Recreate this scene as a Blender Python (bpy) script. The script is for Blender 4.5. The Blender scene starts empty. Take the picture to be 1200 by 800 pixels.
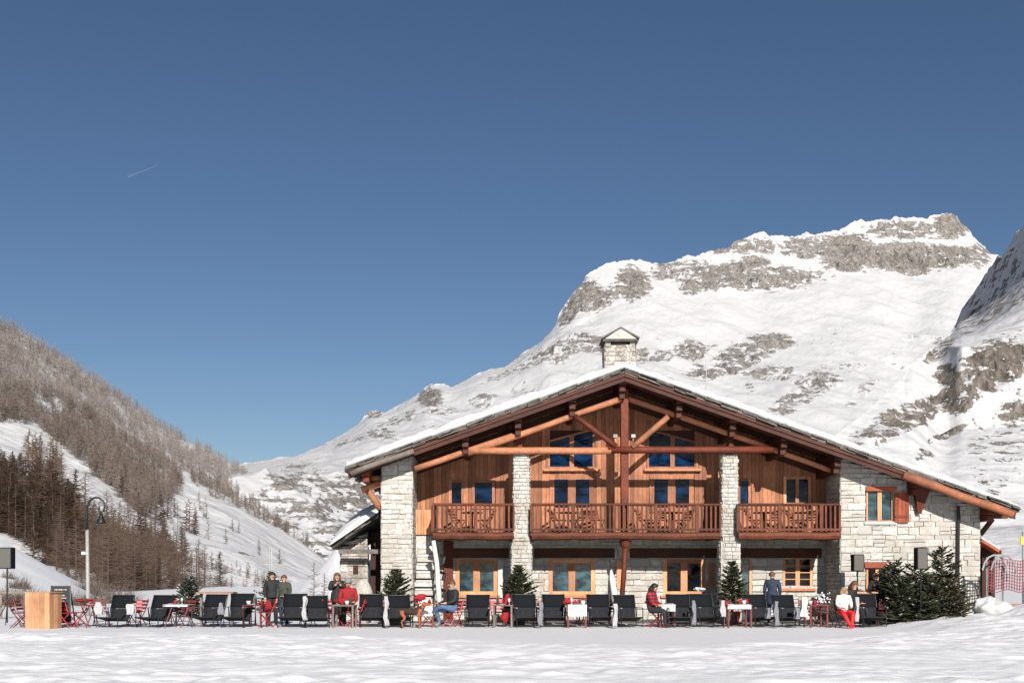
import bpy, math, random
import numpy as np
from mathutils import Vector, Matrix
random.seed(7)
R = math.radians
F = 1333.0; HZ = 674.0; CZ = 1.6          # focal length in photo pixels, horizon row, eye height
col = bpy.context.scene.collection
def W(px, py, Y): return Vector(((px-600.0)/F*Y, Y, CZ+(HZ-py)/F*Y))
def WX(px, Y): return (px-600.0)/F*Y
def WZ(py, Y): return CZ+(HZ-py)/F*Y

# ------------------------------------------------------------ materials
MATS = {}
def new_mat(name):
    m = bpy.data.materials.new(name); m.use_nodes = True
    nt = m.node_tree; b = nt.nodes['Principled BSDF']
    MATS[name] = m
    return m, nt, b
def nd(nt, t, **kw):
    n = nt.nodes.new(t)
    for k, v in kw.items(): setattr(n, k, v)
    return n
def mathn(nt, op, a, b=None, c=None, clamp=False):
    n = nt.nodes.new('ShaderNodeMath'); n.operation = op; n.use_clamp = clamp
    for i, q in enumerate((a, b, c)):
        if q is None: continue
        if isinstance(q, (int, float)): n.inputs[i].default_value = q
        else: nt.links.new(q, n.inputs[i])
    return n.outputs[0]
def ramp(nt, fac, stops):
    n = nt.nodes.new('ShaderNodeValToRGB'); e = n.color_ramp.elements
    while len(e) > 1: e.remove(e[-1])
    e[0].position = stops[0][0]; e[0].color = (*stops[0][1], 1)
    for p, c in stops[1:]:
        q = e.new(p); q.color = (*c, 1)
    nt.links.new(fac, n.inputs[0]); return n.outputs[0]
def mixc(nt, fac, a, b, blend='MIX'):
    n = nt.nodes.new('ShaderNodeMix'); n.data_type = 'RGBA'; n.blend_type = blend
    for i, q in ((0, fac), (6, a), (7, b)):
        if isinstance(q, (int, float)): n.inputs[i].default_value = q
        elif isinstance(q, tuple): n.inputs[i].default_value = (*q, 1)
        else: nt.links.new(q, n.inputs[i])
    return n.outputs[2]
def coords(nt, scale=(1, 1, 1), kind='Object'):
    tc = nd(nt, 'ShaderNodeTexCoord'); mp = nd(nt, 'ShaderNodeMapping')
    mp.inputs['Scale'].default_value = scale
    nt.links.new(tc.outputs[kind], mp.inputs[0]); return mp.outputs[0]
def noise(nt, vec, scale, detail=4, rough=.55):
    n = nd(nt, 'ShaderNodeTexNoise'); n.inputs['Scale'].default_value = scale
    n.inputs['Detail'].default_value = detail; n.inputs['Roughness'].default_value = rough
    nt.links.new(vec, n.inputs['Vector']); return n.outputs['Fac']
def bump(nt, b, h, strength=.3, dist=.02):
    n = nd(nt, 'ShaderNodeBump'); n.inputs['Strength'].default_value = strength; n.inputs['Distance'].default_value = dist
    nt.links.new(h, n.inputs['Height']); nt.links.new(n.outputs[0], b.inputs['Normal'])
def attr(nt, name):
    n = nd(nt, 'ShaderNodeAttribute'); n.attribute_name = name; return n.outputs['Fac']

def simple(name, c, rough=.7, metal=0, var=.25, scale=8, stretch=(1, 1, 1), spec=.5, bmp=.15):
    m, nt, b = new_mat(name)
    v = coords(nt, stretch); n = noise(nt, v, scale)
    dark = tuple(x*(1-var) for x in c); lite = tuple(min(1, x*(1+var)) for x in c)
    cc = ramp(nt, n, [(.3, dark), (.7, lite)])
    r = attr(nt, 'rnd')
    k = mathn(nt, 'MULTIPLY_ADD', r, .5, .75)
    hs = nd(nt, 'ShaderNodeHueSaturation'); nt.links.new(cc, hs.inputs['Color']); nt.links.new(k, hs.inputs['Value'])
    nt.links.new(hs.outputs[0], b.inputs['Base Color'])
    b.inputs['Roughness'].default_value = rough; b.inputs['Metallic'].default_value = metal
    b.inputs['Specular IOR Level'].default_value = spec
    if bmp: bump(nt, b, n, bmp, .02)
    return m
def wood(name, c1, c2, rough=.65, grain=(14, 14, 1.2)):
    m, nt, b = new_mat(name)
    v = coords(nt, grain); n = noise(nt, v, 3.0, 6, .6)
    v2 = coords(nt, (1, 1, 1)); n2 = noise(nt, v2, 1.6, 3)
    cc = ramp(nt, n, [(.3, c1), (.68, c2)])
    r = attr(nt, 'rnd')
    k = mathn(nt, 'MULTIPLY_ADD', r, .7, .65)
    k2 = mathn(nt, 'MULTIPLY_ADD', n2, 1.1, .45)
    k = mathn(nt, 'MULTIPLY', k, k2)
    hs = nd(nt, 'ShaderNodeHueSaturation'); nt.links.new(cc, hs.inputs['Color']); nt.links.new(k, hs.inputs['Value'])
    nt.links.new(hs.outputs[0], b.inputs['Base Color'])
    b.inputs['Roughness'].default_value = rough; b.inputs['Specular IOR Level'].default_value = .3
    bump(nt, b, n, .35, .01)
    return m
wood('cladding', (.22, .08, .037), (.42, .18, .095))
wood('log_red', (.075, .015, .007), (.17, .038, .017), grain=(6, 6, 6))
wood('log_orange', (.28, .10, .045), (.50, .22, .12), grain=(3, 12, 12))
wood('edge_wood', (.16, .055, .027), (.34, .13, .065), grain=(3, 12, 12))
wood('log_orange_upright', (.33, .13, .065), (.52, .24, .13))
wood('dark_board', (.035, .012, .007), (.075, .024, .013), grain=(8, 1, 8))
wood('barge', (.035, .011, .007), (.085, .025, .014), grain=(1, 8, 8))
wood('frame_wood', (.46, .19, .085), (.66, .31, .16))
wood('rail_wood', (.045, .012, .006), (.16, .047, .022))
wood('shutter_wood', (.20, .04, .016), (.31, .07, .03))
wood('counter_wood', (.36, .17, .085), (.58, .31, .17))
wood('grey_wood', (.10, .08, .07), (.22, .18, .15))
wood('lintel', (.28, .055, .03), (.42, .11, .06), grain=(1, 8, 8))
simple('red_metal', (.33, .012, .018), .45, .1, .2, 20)
simple('darkred', (.13, .018, .018), .5, .1, .3, 20)
simple('charcoal', (.008, .009, .012), .85, 0, .3, 60, bmp=.05, spec=.15)
simple('charcoal_light', (.020, .021, .026), .85, 0, .35, 12, bmp=.05, spec=.15)
simple('dark_metal', (.03, .03, .032), .45, .6, .2, 20)
simple('grey_metal', (.32, .32, .32), .5, .5, .15, 10)
simple('pole_grey', (.30, .29, .28), .6, .1, .12, 6)
simple('speaker_grille', (.085, .08, .07), .6, .1, .2, 90)
simple('white_cloth', (.56, .55, .54), .9, 0, .08, 10)
simple('cream_cloth', (.70, .68, .64), .9, 0, .1, 10)
simple('fleece', (.40, .39, .40), 1.0, 0, .22, 30, bmp=.8)
simple('grey_fleece', (.20, .20, .23), 1.0, 0, .3, 30, bmp=.8)
simple('red_cloth', (.27, .01, .015), .85, 0, .2, 18)
simple('bark', (.075, .052, .04), .9, 0, .4, 6, (1, 1, .2), bmp=.5)
simple('needles', (.050, .056, .030), .75, 0, .65, 3, spec=.25, bmp=0)
simple('needles_brown', (.075, .062, .035), .8, 0, .4, 3, spec=.2, bmp=0)
simple('needles_frost', (.055, .062, .045), .8, 0, .5, 5, spec=.2, bmp=0)
simple('larch_grey', (.235, .205, .19), .95, 0, .3, .05, spec=.1, bmp=0)
simple('larch_tan', (.155, .125, .108), .95, 0, .3, .05, spec=.1, bmp=0)
simple('larch_brown', (.105, .072, .055), .95, 0, .35, .08, spec=.1, bmp=0)
simple('conifer_dark', (.055, .037, .027), .95, 0, .5, .2, spec=.1, bmp=0)
simple('slate', (.11, .10, .09), .85, 0, .45, 5, bmp=.4)
simple('mortar', (.40, .38, .34), .95, 0, .2, 6, bmp=.6)
simple('terracotta', (.32, .12, .07), .8, 0, .2, 8)
simple('chalkboard', (.012, .014, .014), .7, 0, .2, 5)
simple('chalk', (.6, .6, .6), .9, 0, .1, 5)
simple('brass', (.5, .36, .15), .35, .8, .1, 5)
simple('glass_ware', (.55, .58, .60), .15, 0, .1, 5)
simple('yellow_paint', (.42, .36, .06), .5, 0, .1, 5)
simple('net_red', (.20, .05, .065), .8, 0, .2, 5)
simple('skin', (.50, .27, .18), .55, 0, .08, 12, bmp=0)
simple('eye', (.02, .015, .012), .3, 0, .1, 5, bmp=0)
simple('hair_dark', (.018, .012, .010), .6, 0, .3, 40)
simple('hair_brown', (.10, .05, .025), .6, 0, .3, 40)
simple('hair_blond', (.32, .20, .11), .6, 0, .3, 40)
simple('cloth_black', (.014, .014, .016), .8, 0, .3, 14)
simple('cloth_navy', (.018, .03, .06), .8, 0, .3, 14)
simple('cloth_blue', (.07, .12, .21), .85, 0, .3, 14)
simple('cloth_olive', (.05, .055, .04), .85, 0, .3, 14)
simple('cloth_red', (.75, .012, .015), .7, 0, .15, 14)
simple('cloth_white', (.66, .65, .63), .85, 0, .1, 14)
simple('cloth_grey', (.2, .2, .2), .85, 0, .2, 14)
simple('dog_dark', (.035, .018, .013), .8, 0, .3, 30)
simple('dog_tan', (.30, .085, .035), .8, 0, .3, 30)
# plaid cloth
m, nt, b = new_mat('cloth_plaid')
v = coords(nt, (1, 1, 1)); sx = nd(nt, 'ShaderNodeSeparateXYZ'); nt.links.new(v, sx.inputs[0])
def band(o, f): return mathn(nt, 'GREATER_THAN', mathn(nt, 'SINE', mathn(nt, 'MULTIPLY', o, f)), .2)
q = mathn(nt, 'MULTIPLY', mathn(nt, 'ADD', band(sx.outputs[0], 60), band(sx.outputs[2], 60)), .5)
nt.links.new(ramp(nt, q, [(0, (.42, .02, .03)), (.5, (.14, .012, .018)), (1, (.02, .012, .02))]), b.inputs['Base Color'])
b.inputs['Roughness'].default_value = .9

# stone blocks: colour per stone (rnd) with veins and stains
def stone_mat(name, lo, hi, stain):
    m, nt, b = new_mat(name)
    v = coords(nt); n1 = noise(nt, v, 2.2, 6, .6); n2 = noise(nt, v, 14, 5, .65)
    r = attr(nt, 'rnd')
    base = ramp(nt, r, [(0, lo), (.35, tuple((a*.45+c*.55) for a, c in zip(lo, hi))), (1, hi)])
    s = mathn(nt, 'MULTIPLY', n1, n2)
    cc = mixc(nt, ramp(nt, s, [(.19, (1, 1, 1)), (.30, (0, 0, 0))]), base, stain)
    nt.links.new(cc, b.inputs['Base Color']); b.inputs['Roughness'].default_value = .9
    b.inputs['Specular IOR Level'].default_value = .2
    bump(nt, b, mathn(nt, 'ADD', n2, n1), .7, .03)
stone_mat('stone', (.36, .33, .29), (.60, .57, .52), (.25, .22, .19))
stone_mat('stone_white', (.40, .385, .35), (.61, .59, .555), (.40, .365, .32))

# glass of the windows: dark base with reflection patches painted in, sky mirrored on top
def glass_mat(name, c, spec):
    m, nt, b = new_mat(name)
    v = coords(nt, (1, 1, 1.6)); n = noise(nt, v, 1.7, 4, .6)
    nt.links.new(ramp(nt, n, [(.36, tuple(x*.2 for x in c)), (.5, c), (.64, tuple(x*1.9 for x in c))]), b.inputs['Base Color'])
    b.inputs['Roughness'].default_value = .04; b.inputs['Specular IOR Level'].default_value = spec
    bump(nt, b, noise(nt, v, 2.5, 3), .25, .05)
glass_mat('glass_blue', (.002, .013, .04), .2)
glass_mat('glass_teal', (.025, .06, .08), .45)
glass_mat('glass_dark', (.004, .005, .008), .2)
def curtain():
    m, nt, b = new_mat('curtain')
    b.inputs['Base Color'].default_value = (.10, .16, .2, 1); b.inputs['Roughness'].default_value = .3
curtain()

# snow
def snow_mat(name, c, b1, b2, bs=.5, bd=.05, sparkle=True):
    m, nt, b = new_mat(name)
    v = coords(nt); n1 = noise(nt, v, b1, 6, .6); n2 = noise(nt, v, b2, 4, .6)
    s = mathn(nt, 'ADD', n1, mathn(nt, 'MULTIPLY', n2, .35))
    nt.links.new(ramp(nt, n1, [(.3, tuple(x*.94 for x in c)), (.7, c)]), b.inputs['Base Color'])
    b.inputs['Roughness'].default_value = .65; b.inputs['Specular IOR Level'].default_value = .25
    bump(nt, b, s, bs, bd)
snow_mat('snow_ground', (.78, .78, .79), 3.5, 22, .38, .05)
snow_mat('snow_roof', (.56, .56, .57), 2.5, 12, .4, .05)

# mountain: snow with rock where the weight + noise + steepness say so
def mountain_mat(name, snow, rock1, rock2, ns, nz_w, scrub=None):
    m, nt, b = new_mat(name)
    v = coords(nt, (1, 1, .45)); vh = coords(nt, (.5, .5, 1.9))
    w = attr(nt, 'rock')
    nA = noise(nt, v, ns, 9, .66); nH = noise(nt, vh, ns*.8, 8, .66); nB = noise(nt, v, ns*3, 8, .68); nC = noise(nt, coords(nt), ns*.3, 3, .5)
    geo = nd(nt, 'ShaderNodeNewGeometry'); sep = nd(nt, 'ShaderNodeSeparateXYZ'); nt.links.new(geo.outputs['Normal'], sep.inputs[0])
    nV = noise(nt, coords(nt, (1, 1, .13)), ns*1.1, 6, .6); nL = noise(nt, coords(nt, (.22, .22, 2.6)), ns*1.3, 6, .6)
    sub = lambda q, k: mathn(nt, 'MULTIPLY', mathn(nt, 'SUBTRACT', q, .5), k)
    n = mathn(nt, 'ADD', mathn(nt, 'ADD', sub(nA, 2.6), sub(nH, 2.6)), mathn(nt, 'ADD', sub(nV, 2.6), mathn(nt, 'ADD', sub(nL, 1.7), sub(nB, 1.6))))
    f = mathn(nt, 'ADD', mathn(nt, 'MULTIPLY_ADD', w, 1.35, -.86), n)
    f = mathn(nt, 'ADD', f, mathn(nt, 'MULTIPLY', mathn(nt, 'SUBTRACT', .72, sep.outputs[2]), nz_w))
    f = mathn(nt, 'MINIMUM', f, mathn(nt, 'MULTIPLY', mathn(nt, 'SUBTRACT', w, .12), 3.0))
    mask = mathn(nt, 'MULTIPLY_ADD', f, 8.0, .4, clamp=True)
    rc = ramp(nt, mathn(nt, 'ADD', mathn(nt, 'MULTIPLY', nB, .55), mathn(nt, 'MULTIPLY', nV, .45)), [(.36, tuple(x*.22 for x in rock1)), (.45, rock1), (.58, rock2), (.68, tuple(min(.6, x*1.1) for x in rock2))])
    rc = mixc(nt, ramp(nt, nC, [(.4, (0, 0, 0)), (.6, (1, 1, 1))]), rc, mixc(nt, 1.0, rc, (.80, .79, .80), 'MULTIPLY'))
    sn = ramp(nt, nC, [(.3, tuple(x*.93 for x in snow)), (.7, snow)])
    if scrub:
        sc = mathn(nt, 'MULTIPLY_ADD', mathn(nt, 'SUBTRACT', nB, .56), 9, 0, clamp=True)
        sn = mixc(nt, mathn(nt, 'MULTIPLY', sc, .6), sn, scrub)
    cc = mixc(nt, mask, sn, rc)
    nt.links.new(cc, b.inputs['Base Color']); b.inputs['Roughness'].default_value = .85
    b.inputs['Specular IOR Level'].default_value = .1
    h = mathn(nt, 'ADD', mathn(nt, 'MULTIPLY', nC, 1.2), mathn(nt, 'MULTIPLY', mathn(nt, 'ADD', nA, nB), mathn(nt, 'MULTIPLY_ADD', mask, .9, .08)))
    bump(nt, b, h, .6, 9.0)
mountain_mat('mountain_far', (.52, .52, .53), (.17, .156, .144), (.36, .33, .305), .085, 1.0)
mountain_mat('mountain_near', (.53, .53, .545), (.135, .12, .106), (.31, .27, .235), .13, .65)
mountain_mat('hill_snow', (.63, .625, .63), (.20, .175, .155), (.30, .26, .23), .10, .3, scrub=(.30, .26, .23))

# ------------------------------------------------------------ mesh builder
class MB:
    def __init__(s): s.v = []; s.f = []; s.m = []; s.c = []
    def vert(s, p): s.v.append((p[0], p[1], p[2])); return len(s.v)-1
    def face(s, ids, m=0, c=.5): s.f.append(tuple(ids)); s.m.append(m); s.c.append(c)
    def hexa(s, P, m=0, c=None):
        if c is None: c = random.random()
        i = len(s.v); s.v += [tuple(p) for p in P]
        for q in ((0, 3, 2, 1), (4, 5, 6, 7), (0, 1, 5, 4), (1, 2, 6, 5), (2, 3, 7, 6), (3, 0, 4, 7)):
            s.face([i+k for k in q], m, c)
    def box(s, x0, x1, y0, y1, z0, z1, m=0, c=None):
        s.hexa([(x0, y0, z0), (x1, y0, z0), (x1, y1, z0), (x0, y1, z0), (x0, y0, z1), (x1, y0, z1), (x1, y1, z1), (x0, y1, z1)], m, c)
    def bar(s, p, q, w, h, m=0, c=None, up=(0, 0, 1)):
        p = Vector(p); q = Vector(q); d = (q-p).normalized(); u = Vector(up)
        a = d.cross(u)
        if a.length < 1e-4: a = d.cross(Vector((0, 1, 0)))
        a.normalize(); u = a.cross(d).normalized()
        a *= w/2; u *= h/2
        s.hexa([p-a-u, p+a-u, q+a-u, q-a-u, p-a+u, p+a+u, q+a+u, q-a+u], m, c)
    def tube(s, pts, rad, n=8, m=0, c=None, cap=True, jit=0):
        if c is None: c = random.random()
        pts = [Vector(p) for p in pts]
        if isinstance(rad, (int, float)): rad = [rad]*len(pts)
        rings = []
        prev = None
        for i, p in enumerate(pts):
            d = (pts[min(i+1, len(pts)-1)]-pts[max(i-1, 0)]).normalized()
            if prev is None:
                a = d.cross(Vector((0, 0, 1)))
                if a.length < .05: a = d.cross(Vector((0, 1, 0)))
            else: a = prev-d*prev.dot(d)
            a.normalize(); prev = a; bb = d.cross(a)
            ring = []
            for k in range(n):
                t = 2*math.pi*k/n; r = rad[i]*(1+random.uniform(-jit, jit))
                ring.append(s.vert(p+a*math.cos(t)*r+bb*math.sin(t)*r))
            rings.append(ring)
        for i in range(len(rings)-1):
            for k in range(n):
                s.face((rings[i][k], rings[i][(k+1) % n], rings[i+1][(k+1) % n], rings[i+1][k]), m, c)
        if cap:
            s.face(rings[0][::-1], m, c); s.face(rings[-1], m, c)
    def lathe(s, prof, n=12, center=(0, 0, 0), m=0, c=None):
        if c is None: c = random.random()
        rings = []
        for r, z in prof:
            rings.append([s.vert((center[0]+r*math.cos(2*math.pi*k/n), center[1]+r*math.sin(2*math.pi*k/n), center[2]+z)) for k in range(n)])
        for i in range(len(rings)-1):
            for k in range(n): s.face((rings[i][k], rings[i][(k+1) % n], rings[i+1][(k+1) % n], rings[i+1][k]), m, c)
        s.face(rings[0][::-1], m, c); s.face(rings[-1], m, c)
    def ball(s, c0, r, n=10, m=0, sc=(1, 1, 1), jit=0, c=None):
        if c is None: c = random.random()
        rows = []
        for i in range(n+1):
            th = math.pi*i/n
            rows.append([])
            for k in range(n*2):
                ph = math.pi*k/n; rr = r*(1+random.uniform(-jit, jit))
                rows[-1].append(s.vert((c0[0]+sc[0]*rr*math.sin(th)*math.cos(ph), c0[1]+sc[1]*rr*math.sin(th)*math.sin(ph), c0[2]+sc[2]*rr*math.cos(th))))
        for i in range(n):
            for k in range(n*2):
                s.face((rows[i][k], rows[i+1][k], rows[i+1][(k+1) % (n*2)], rows[i][(k+1) % (n*2)]), m, c)
    def mesh(s, name, mats, smooth=False):
        me = bpy.data.meshes.new(name); me.from_pydata(s.v, [], s.f)
        if isinstance(mats, str): mats = [mats]
        for k in mats: me.materials.append(MATS[k])
        me.polygons.foreach_set('material_index', s.m)
        a = me.attributes.new('rnd', 'FLOAT', 'FACE'); a.data.foreach_set('value', s.c)
        if smooth: me.polygons.foreach_set('use_smooth', [True]*len(me.polygons))
        me.update(); return me
    def build(s, name, mats, parent=None, smooth=False, bevel=0, **tags):
        o = bpy.data.objects.new(name, s.mesh(name, mats, smooth)); col.objects.link(o)
        if parent: o.parent = parent
        if bevel:
            b = o.modifiers.new('Bevel', 'BEVEL'); b.width = bevel; b.segments = 2; b.limit_method = 'ANGLE'
        for k, v in tags.items(): o[k] = v
        return o
def empty(name, loc, rz=0, **tags):
    o = bpy.data.objects.new(name, None); col.objects.link(o); o.location = loc; o.rotation_euler = (0, 0, rz)
    o.empty_display_size = .2
    for k, v in tags.items(): o[k] = v
    return o
KIDS = {}
def copy_tree(o, parent=None):
    c = o.copy(); col.objects.link(c); c.parent = parent
    for ch in list(o.children): copy_tree(ch, c)
    return c
def place(proto, used, loc, rz=0, **tags):
    """first time: the prototype itself, later: a copy with its parts"""
    o = proto if not used.get(proto.name) else copy_tree(proto)
    used[proto.name] = True
    o.location = loc; o.rotation_euler = (0, 0, rz)
    for k, v in tags.items(): o[k] = v
    return o
USED = {}

# ------------------------------------------------------------ numpy noise
def _h(ix, iy, iz, s):
    n = (ix.astype(np.int64)*374761393 + iy.astype(np.int64)*668265263 + iz.astype(np.int64)*2147483647 + s*1274126177) & 0xffffffff
    n = ((n ^ (n >> 13))*1274126177) & 0xffffffff
    n = ((n ^ (n >> 16))*2246822519) & 0xffffffff
    return ((n ^ (n >> 15)) & 0xffffff)/float(0xffffff)*2-1
def vnoise(x, y, z=None, s=0):
    if z is None: z = np.zeros_like(x)
    ix, iy, iz = np.floor(x), np.floor(y), np.floor(z)
    fx, fy, fz = x-ix, y-iy, z-iz
    ux, uy, uz = fx*fx*fx*(fx*(fx*6-15)+10), fy*fy*fy*(fy*(fy*6-15)+10), fz*fz*fz*(fz*(fz*6-15)+10)
    r = 0
    for dx in (0, 1):
        for dy in (0, 1):
            for dz in (0, 1):
                g = [_h(ix+dx, iy+dy, iz+dz, s+k*17) for k in (1, 2, 3)]
                d = g[0]*(fx-dx)+g[1]*(fy-dy)+g[2]*(fz-dz)
                r = r + d*(ux if dx else 1-ux)*(uy if dy else 1-uy)*(uz if dz else 1-uz)
    return r
def fbm(x, y, z=None, o=5, s=0, g=.5, ridged=False):
    a = 1; r = 0; t = 0
    if z is None: z = np.zeros_like(x)
    for i in range(o):
        n = vnoise(x, y, z, s+i*31)
        if ridged: n = .5-np.abs(n)*1.6
        r = r+n*a; t += a; a *= g; x, y, z = x*2.03+5.1, y*2.03+3.7, z*2.03+1.3
    return r/t
def smooth(a, b, x):
    t = np.clip((x-a)/(b-a), 0, 1); return t*t*(3-2*t)
def tab(T, x):
    T = np.array(T, float); return np.interp(x, T[:, 0], T[:, 1])
def grid_mesh(name, X, Y, Z, mat, rock=None, smoothf=True, **tags):
    nr, nc = X.shape
    me = bpy.data.meshes.new(name)
    me.vertices.add(nr*nc); me.vertices.foreach_set('co', np.stack([X, Y, Z], -1).astype(np.float32).ravel())
    i = np.arange(nr*nc).reshape(nr, nc)
    q = np.stack([i[:-1, :-1], i[:-1, 1:], i[1:, 1:], i[1:, :-1]], -1).reshape(-1, 4)
    n = len(q)
    me.loops.add(n*4); me.loops.foreach_set('vertex_index', q.ravel().astype(np.int32))
    me.polygons.add(n); me.polygons.foreach_set('loop_start', np.arange(0, n*4, 4, dtype=np.int32))
    me.polygons.foreach_set('use_smooth', np.full(n, smoothf))
    me.materials.append(MATS[mat]); me.update(calc_edges=True); me.validate()
    if rock is not None:
        a = me.attributes.new('rock', 'FLOAT', 'POINT'); a.data.foreach_set('value', rock.astype(np.float32).ravel())
    o = bpy.data.objects.new(name, me); col.objects.link(o)
    for k, v in tags.items(): o[k] = v
    return o
def ellipses(E, px, v):
    w = np.zeros_like(px)
    for e in E:
        cx, cy, rx, ry, a = e[:5]; ang = R(e[5]) if len(e) > 5 else 0
        dx, dy = px-cx, v-cy
        u = (dx*math.cos(ang)-dy*math.sin(ang))/rx; t = (dx*math.sin(ang)+dy*math.cos(ang))/ry
        w = np.maximum(w, a*(1-smooth(.55, 1.25, np.sqrt(u*u+t*t))))
    return w
# ------------------------------------------------------------ camera, light, sky
sc = bpy.context.scene
cd = bpy.data.cameras.new('camera'); cam = bpy.data.objects.new('camera', cd); col.objects.link(cam)
cam.location = (0, 0, CZ); cam.rotation_euler = (R(90), 0, 0)
cd.sensor_width = 36; cd.lens = 36*F/1200; cd.shift_y = (HZ-400)/1200; cd.clip_start = .1; cd.clip_end = 30000
sc.camera = cam
EL, AZ = R(26), R(10)                      # sun behind the camera, a little to its right
sl = bpy.data.lights.new('sun', 'SUN'); sl.energy = 5.0; sl.angle = R(.53); sl.color = (1, .945, .87)
so = bpy.data.objects.new('sun', sl); col.objects.link(so)
sdir = Vector((math.sin(AZ)*math.cos(EL), -math.cos(AZ)*math.cos(EL), math.sin(EL)))
so.rotation_euler = sdir.to_track_quat('Z', 'Y').to_euler()
w = bpy.data.worlds.new('World'); sc.world = w; w.use_nodes = True; nt = w.node_tree
sky = nd(nt, 'ShaderNodeTexSky', sky_type='NISHITA'); sky.sun_disc = False
sky.sun_elevation = EL; sky.sun_rotation = math.pi-AZ; sky.altitude = 1850; sky.air_density = 1.0; sky.dust_density = 1.6; sky.ozone_density = 1.6
hs = nd(nt, 'ShaderNodeHueSaturation'); hs.inputs['Saturation'].default_value = 1.1; hs.inputs['Hue'].default_value = .503
nt.links.new(sky.outputs[0], hs.inputs['Color']); nt.links.new(hs.outputs[0], nt.nodes['Background'].inputs[0])
nt.nodes['Background'].inputs[1].default_value = .054
sc.view_settings.view_transform = 'Standard'; sc.view_settings.look = 'None'; sc.view_settings.gamma = 1
sc.view_settings.use_curve_mapping = False; sc.view_settings.exposure = 0.36
sc.render.engine = 'CYCLES'; sc.cycles.use_denoising = True; sc.cycles.max_bounces = 6; sc.cycles.diffuse_bounces = 1

# ------------------------------------------------------------ far mountain
CR = [(150,610),(200,585),(250,560),(285,543),(300,541),(330,536),(345,536),(360,529),(380,520),(400,510),(420,497),(430,484),(440,481),(450,484),(470,474),(490,462),(497,455),(505,451),(520,450),(530,454),(545,446),(560,438),(575,433),(590,431),(600,424),(615,412),(630,404),(645,390),(652,380),(655,368),(668,348),(680,335),(688,322),(700,315),(712,308),(725,306),(750,304),(765,309),(778,310),(790,306),(805,300),(815,301),(825,297),(845,293),(855,290),(863,283),(875,279),(888,273),(895,272),(902,277),(915,276),(925,278),(935,277),(945,272),(953,275),(962,274),(975,271),(985,269),(1000,260),(1010,258),(1020,260),(1030,257),(1042,257),(1050,254),(1060,256),(1070,254),(1085,256),(1095,252),(1110,249),(1122,253),(1128,262),(1133,266),(1140,276),(1150,286),(1160,296),(1170,300),(1190,305),(1300,330),(1450,400)]
CB = [(150,616),(285,550),(345,545),(400,518),(440,490),(500,462),(600,434),(640,400),(655,396),(680,386),(715,368),(757,352),(800,352),(880,350),(930,340),(985,328),(1030,324),(1070,328),(1110,312),(1150,312),(1200,330),(1450,430)]
RK = [(690,350,22,26,1,60),(668,368,26,10,.95,60),(742,335,24,27,1.0),(712,352,25,14,.9,30),(848,325,38,15,1.0,15),(885,312,20,10,.9),(815,338,25,12,.8),
      (870,290,60,12,.74),(960,292,60,18,.8),(905,330,75,18,.76),(800,318,50,16,.74),(995,300,40,27,1.1),(1055,305,60,22,1.1),(1110,300,50,16,.95),(1115,264,24,16,1.05),(1060,270,50,14,.8),(1145,300,18,16,.8),
      (905,402,32,12,1.02),(875,414,44,13,.85,10),(800,414,42,12,.8,12),(845,434,55,12,.8,12),(740,425,30,14,.74),(690,412,42,13,.76),(650,420,46,16,.7,20),(905,440,40,12,.62),(600,440,40,10,.6,20),
      (504,467,17,15,1.05),(520,483,26,8,.66),(438,486,12,6,1.0),(470,492,36,9,.62,15),(450,515,26,9,.7),(410,522,25,8,.6),(560,476,30,6,.55,12),
      (350,572,50,22,.75),(410,600,60,45,.8),(330,600,50,40,.6),(380,640,90,30,.62),(935,478,46,13,.76,30),(960,455,36,12,.66),(985,440,30,9,.5),(1010,470,30,8,.5,35)]
def far_D(px, v):
    crest = CRs; cb = np.maximum(CBs, crest+8)
    base = tab([(150,500),(300,620),(450,700),(700,760),(1450,800)], px)
    mid = tab([(150,800),(300,900),(450,1050),(700,1200),(1450,1250)], px)
    top = tab([(150,1500),(300,1700),(450,1750),(700,2000),(1450,2300)], px)
    a = base+(mid-base)*np.clip((690-v)/130., 0, 1)
    b = mid+(top-mid)*np.clip((560-v)/np.maximum(560-cb, 1), 0, 1)
    c = top+140*np.clip((cb-v)/np.maximum(cb-crest, 1), 0, 1)
    D = np.where(v > 560, a, np.where(v > cb, b, c))
    return D
def hblur(A, n):
    k = np.hanning(2*n+3)[1:-1]; k /= k.sum()
    P = np.pad(A, ((0, 0), (n, n)), mode='reflect', reflect_type='odd'); out = np.zeros_like(A)
    for i, q in enumerate(k): out += q*P[:, i:i+A.shape[1]]
    return out
cols_ = np.arange(150, 1440, 1.35); rows_ = np.concatenate([np.linspace(0, 1, 330), [1.02, 1.06, 1.12]])
PX, T = np.meshgrid(cols_, rows_)
def two_crest(TB, PX, T, n, t0=.84, jag=5.0, jx=600):
    c = tab(TB, PX); cs = hblur(c[:1], n); c = c+fbm(PX/5.5, PX*0+3, o=4, s=404)*jag*smooth(jx, jx+60, PX); k = smooth(t0, 1, T)
    return 700+((c*k+cs*(1-k))-700)*np.minimum(T, 1)
CBs = hblur(tab(CB, PX[:1]), 20)+0*PX; CRs = hblur(tab(CR, PX[:1]), 20)+0*PX
V = two_crest(CR, PX, T, 34)
D = far_D(PX, V)+np.maximum(T-1, 0)*4000
rock = np.maximum(ellipses(RK, PX, V), .36*smooth(-.05, .25, fbm(PX/45, V/22, o=4, s=330))*smooth(330, 400, V))
rough = fbm(PX/9, V/9, o=4, s=5)
X = (PX-600)/F*D; Yw = D.copy(); Z = CZ+(HZ-V)/F*D-np.maximum(T-1, 0)*1800
fade = 1-.92*smooth(.86, .995, T)
lowf = fbm(X/420, Yw/420, o=4, s=2)*46 + fbm((X*.8+Yw*.6)/90, (Yw*.8-X*.6)/520, o=3, s=9, ridged=True)*30
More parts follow.
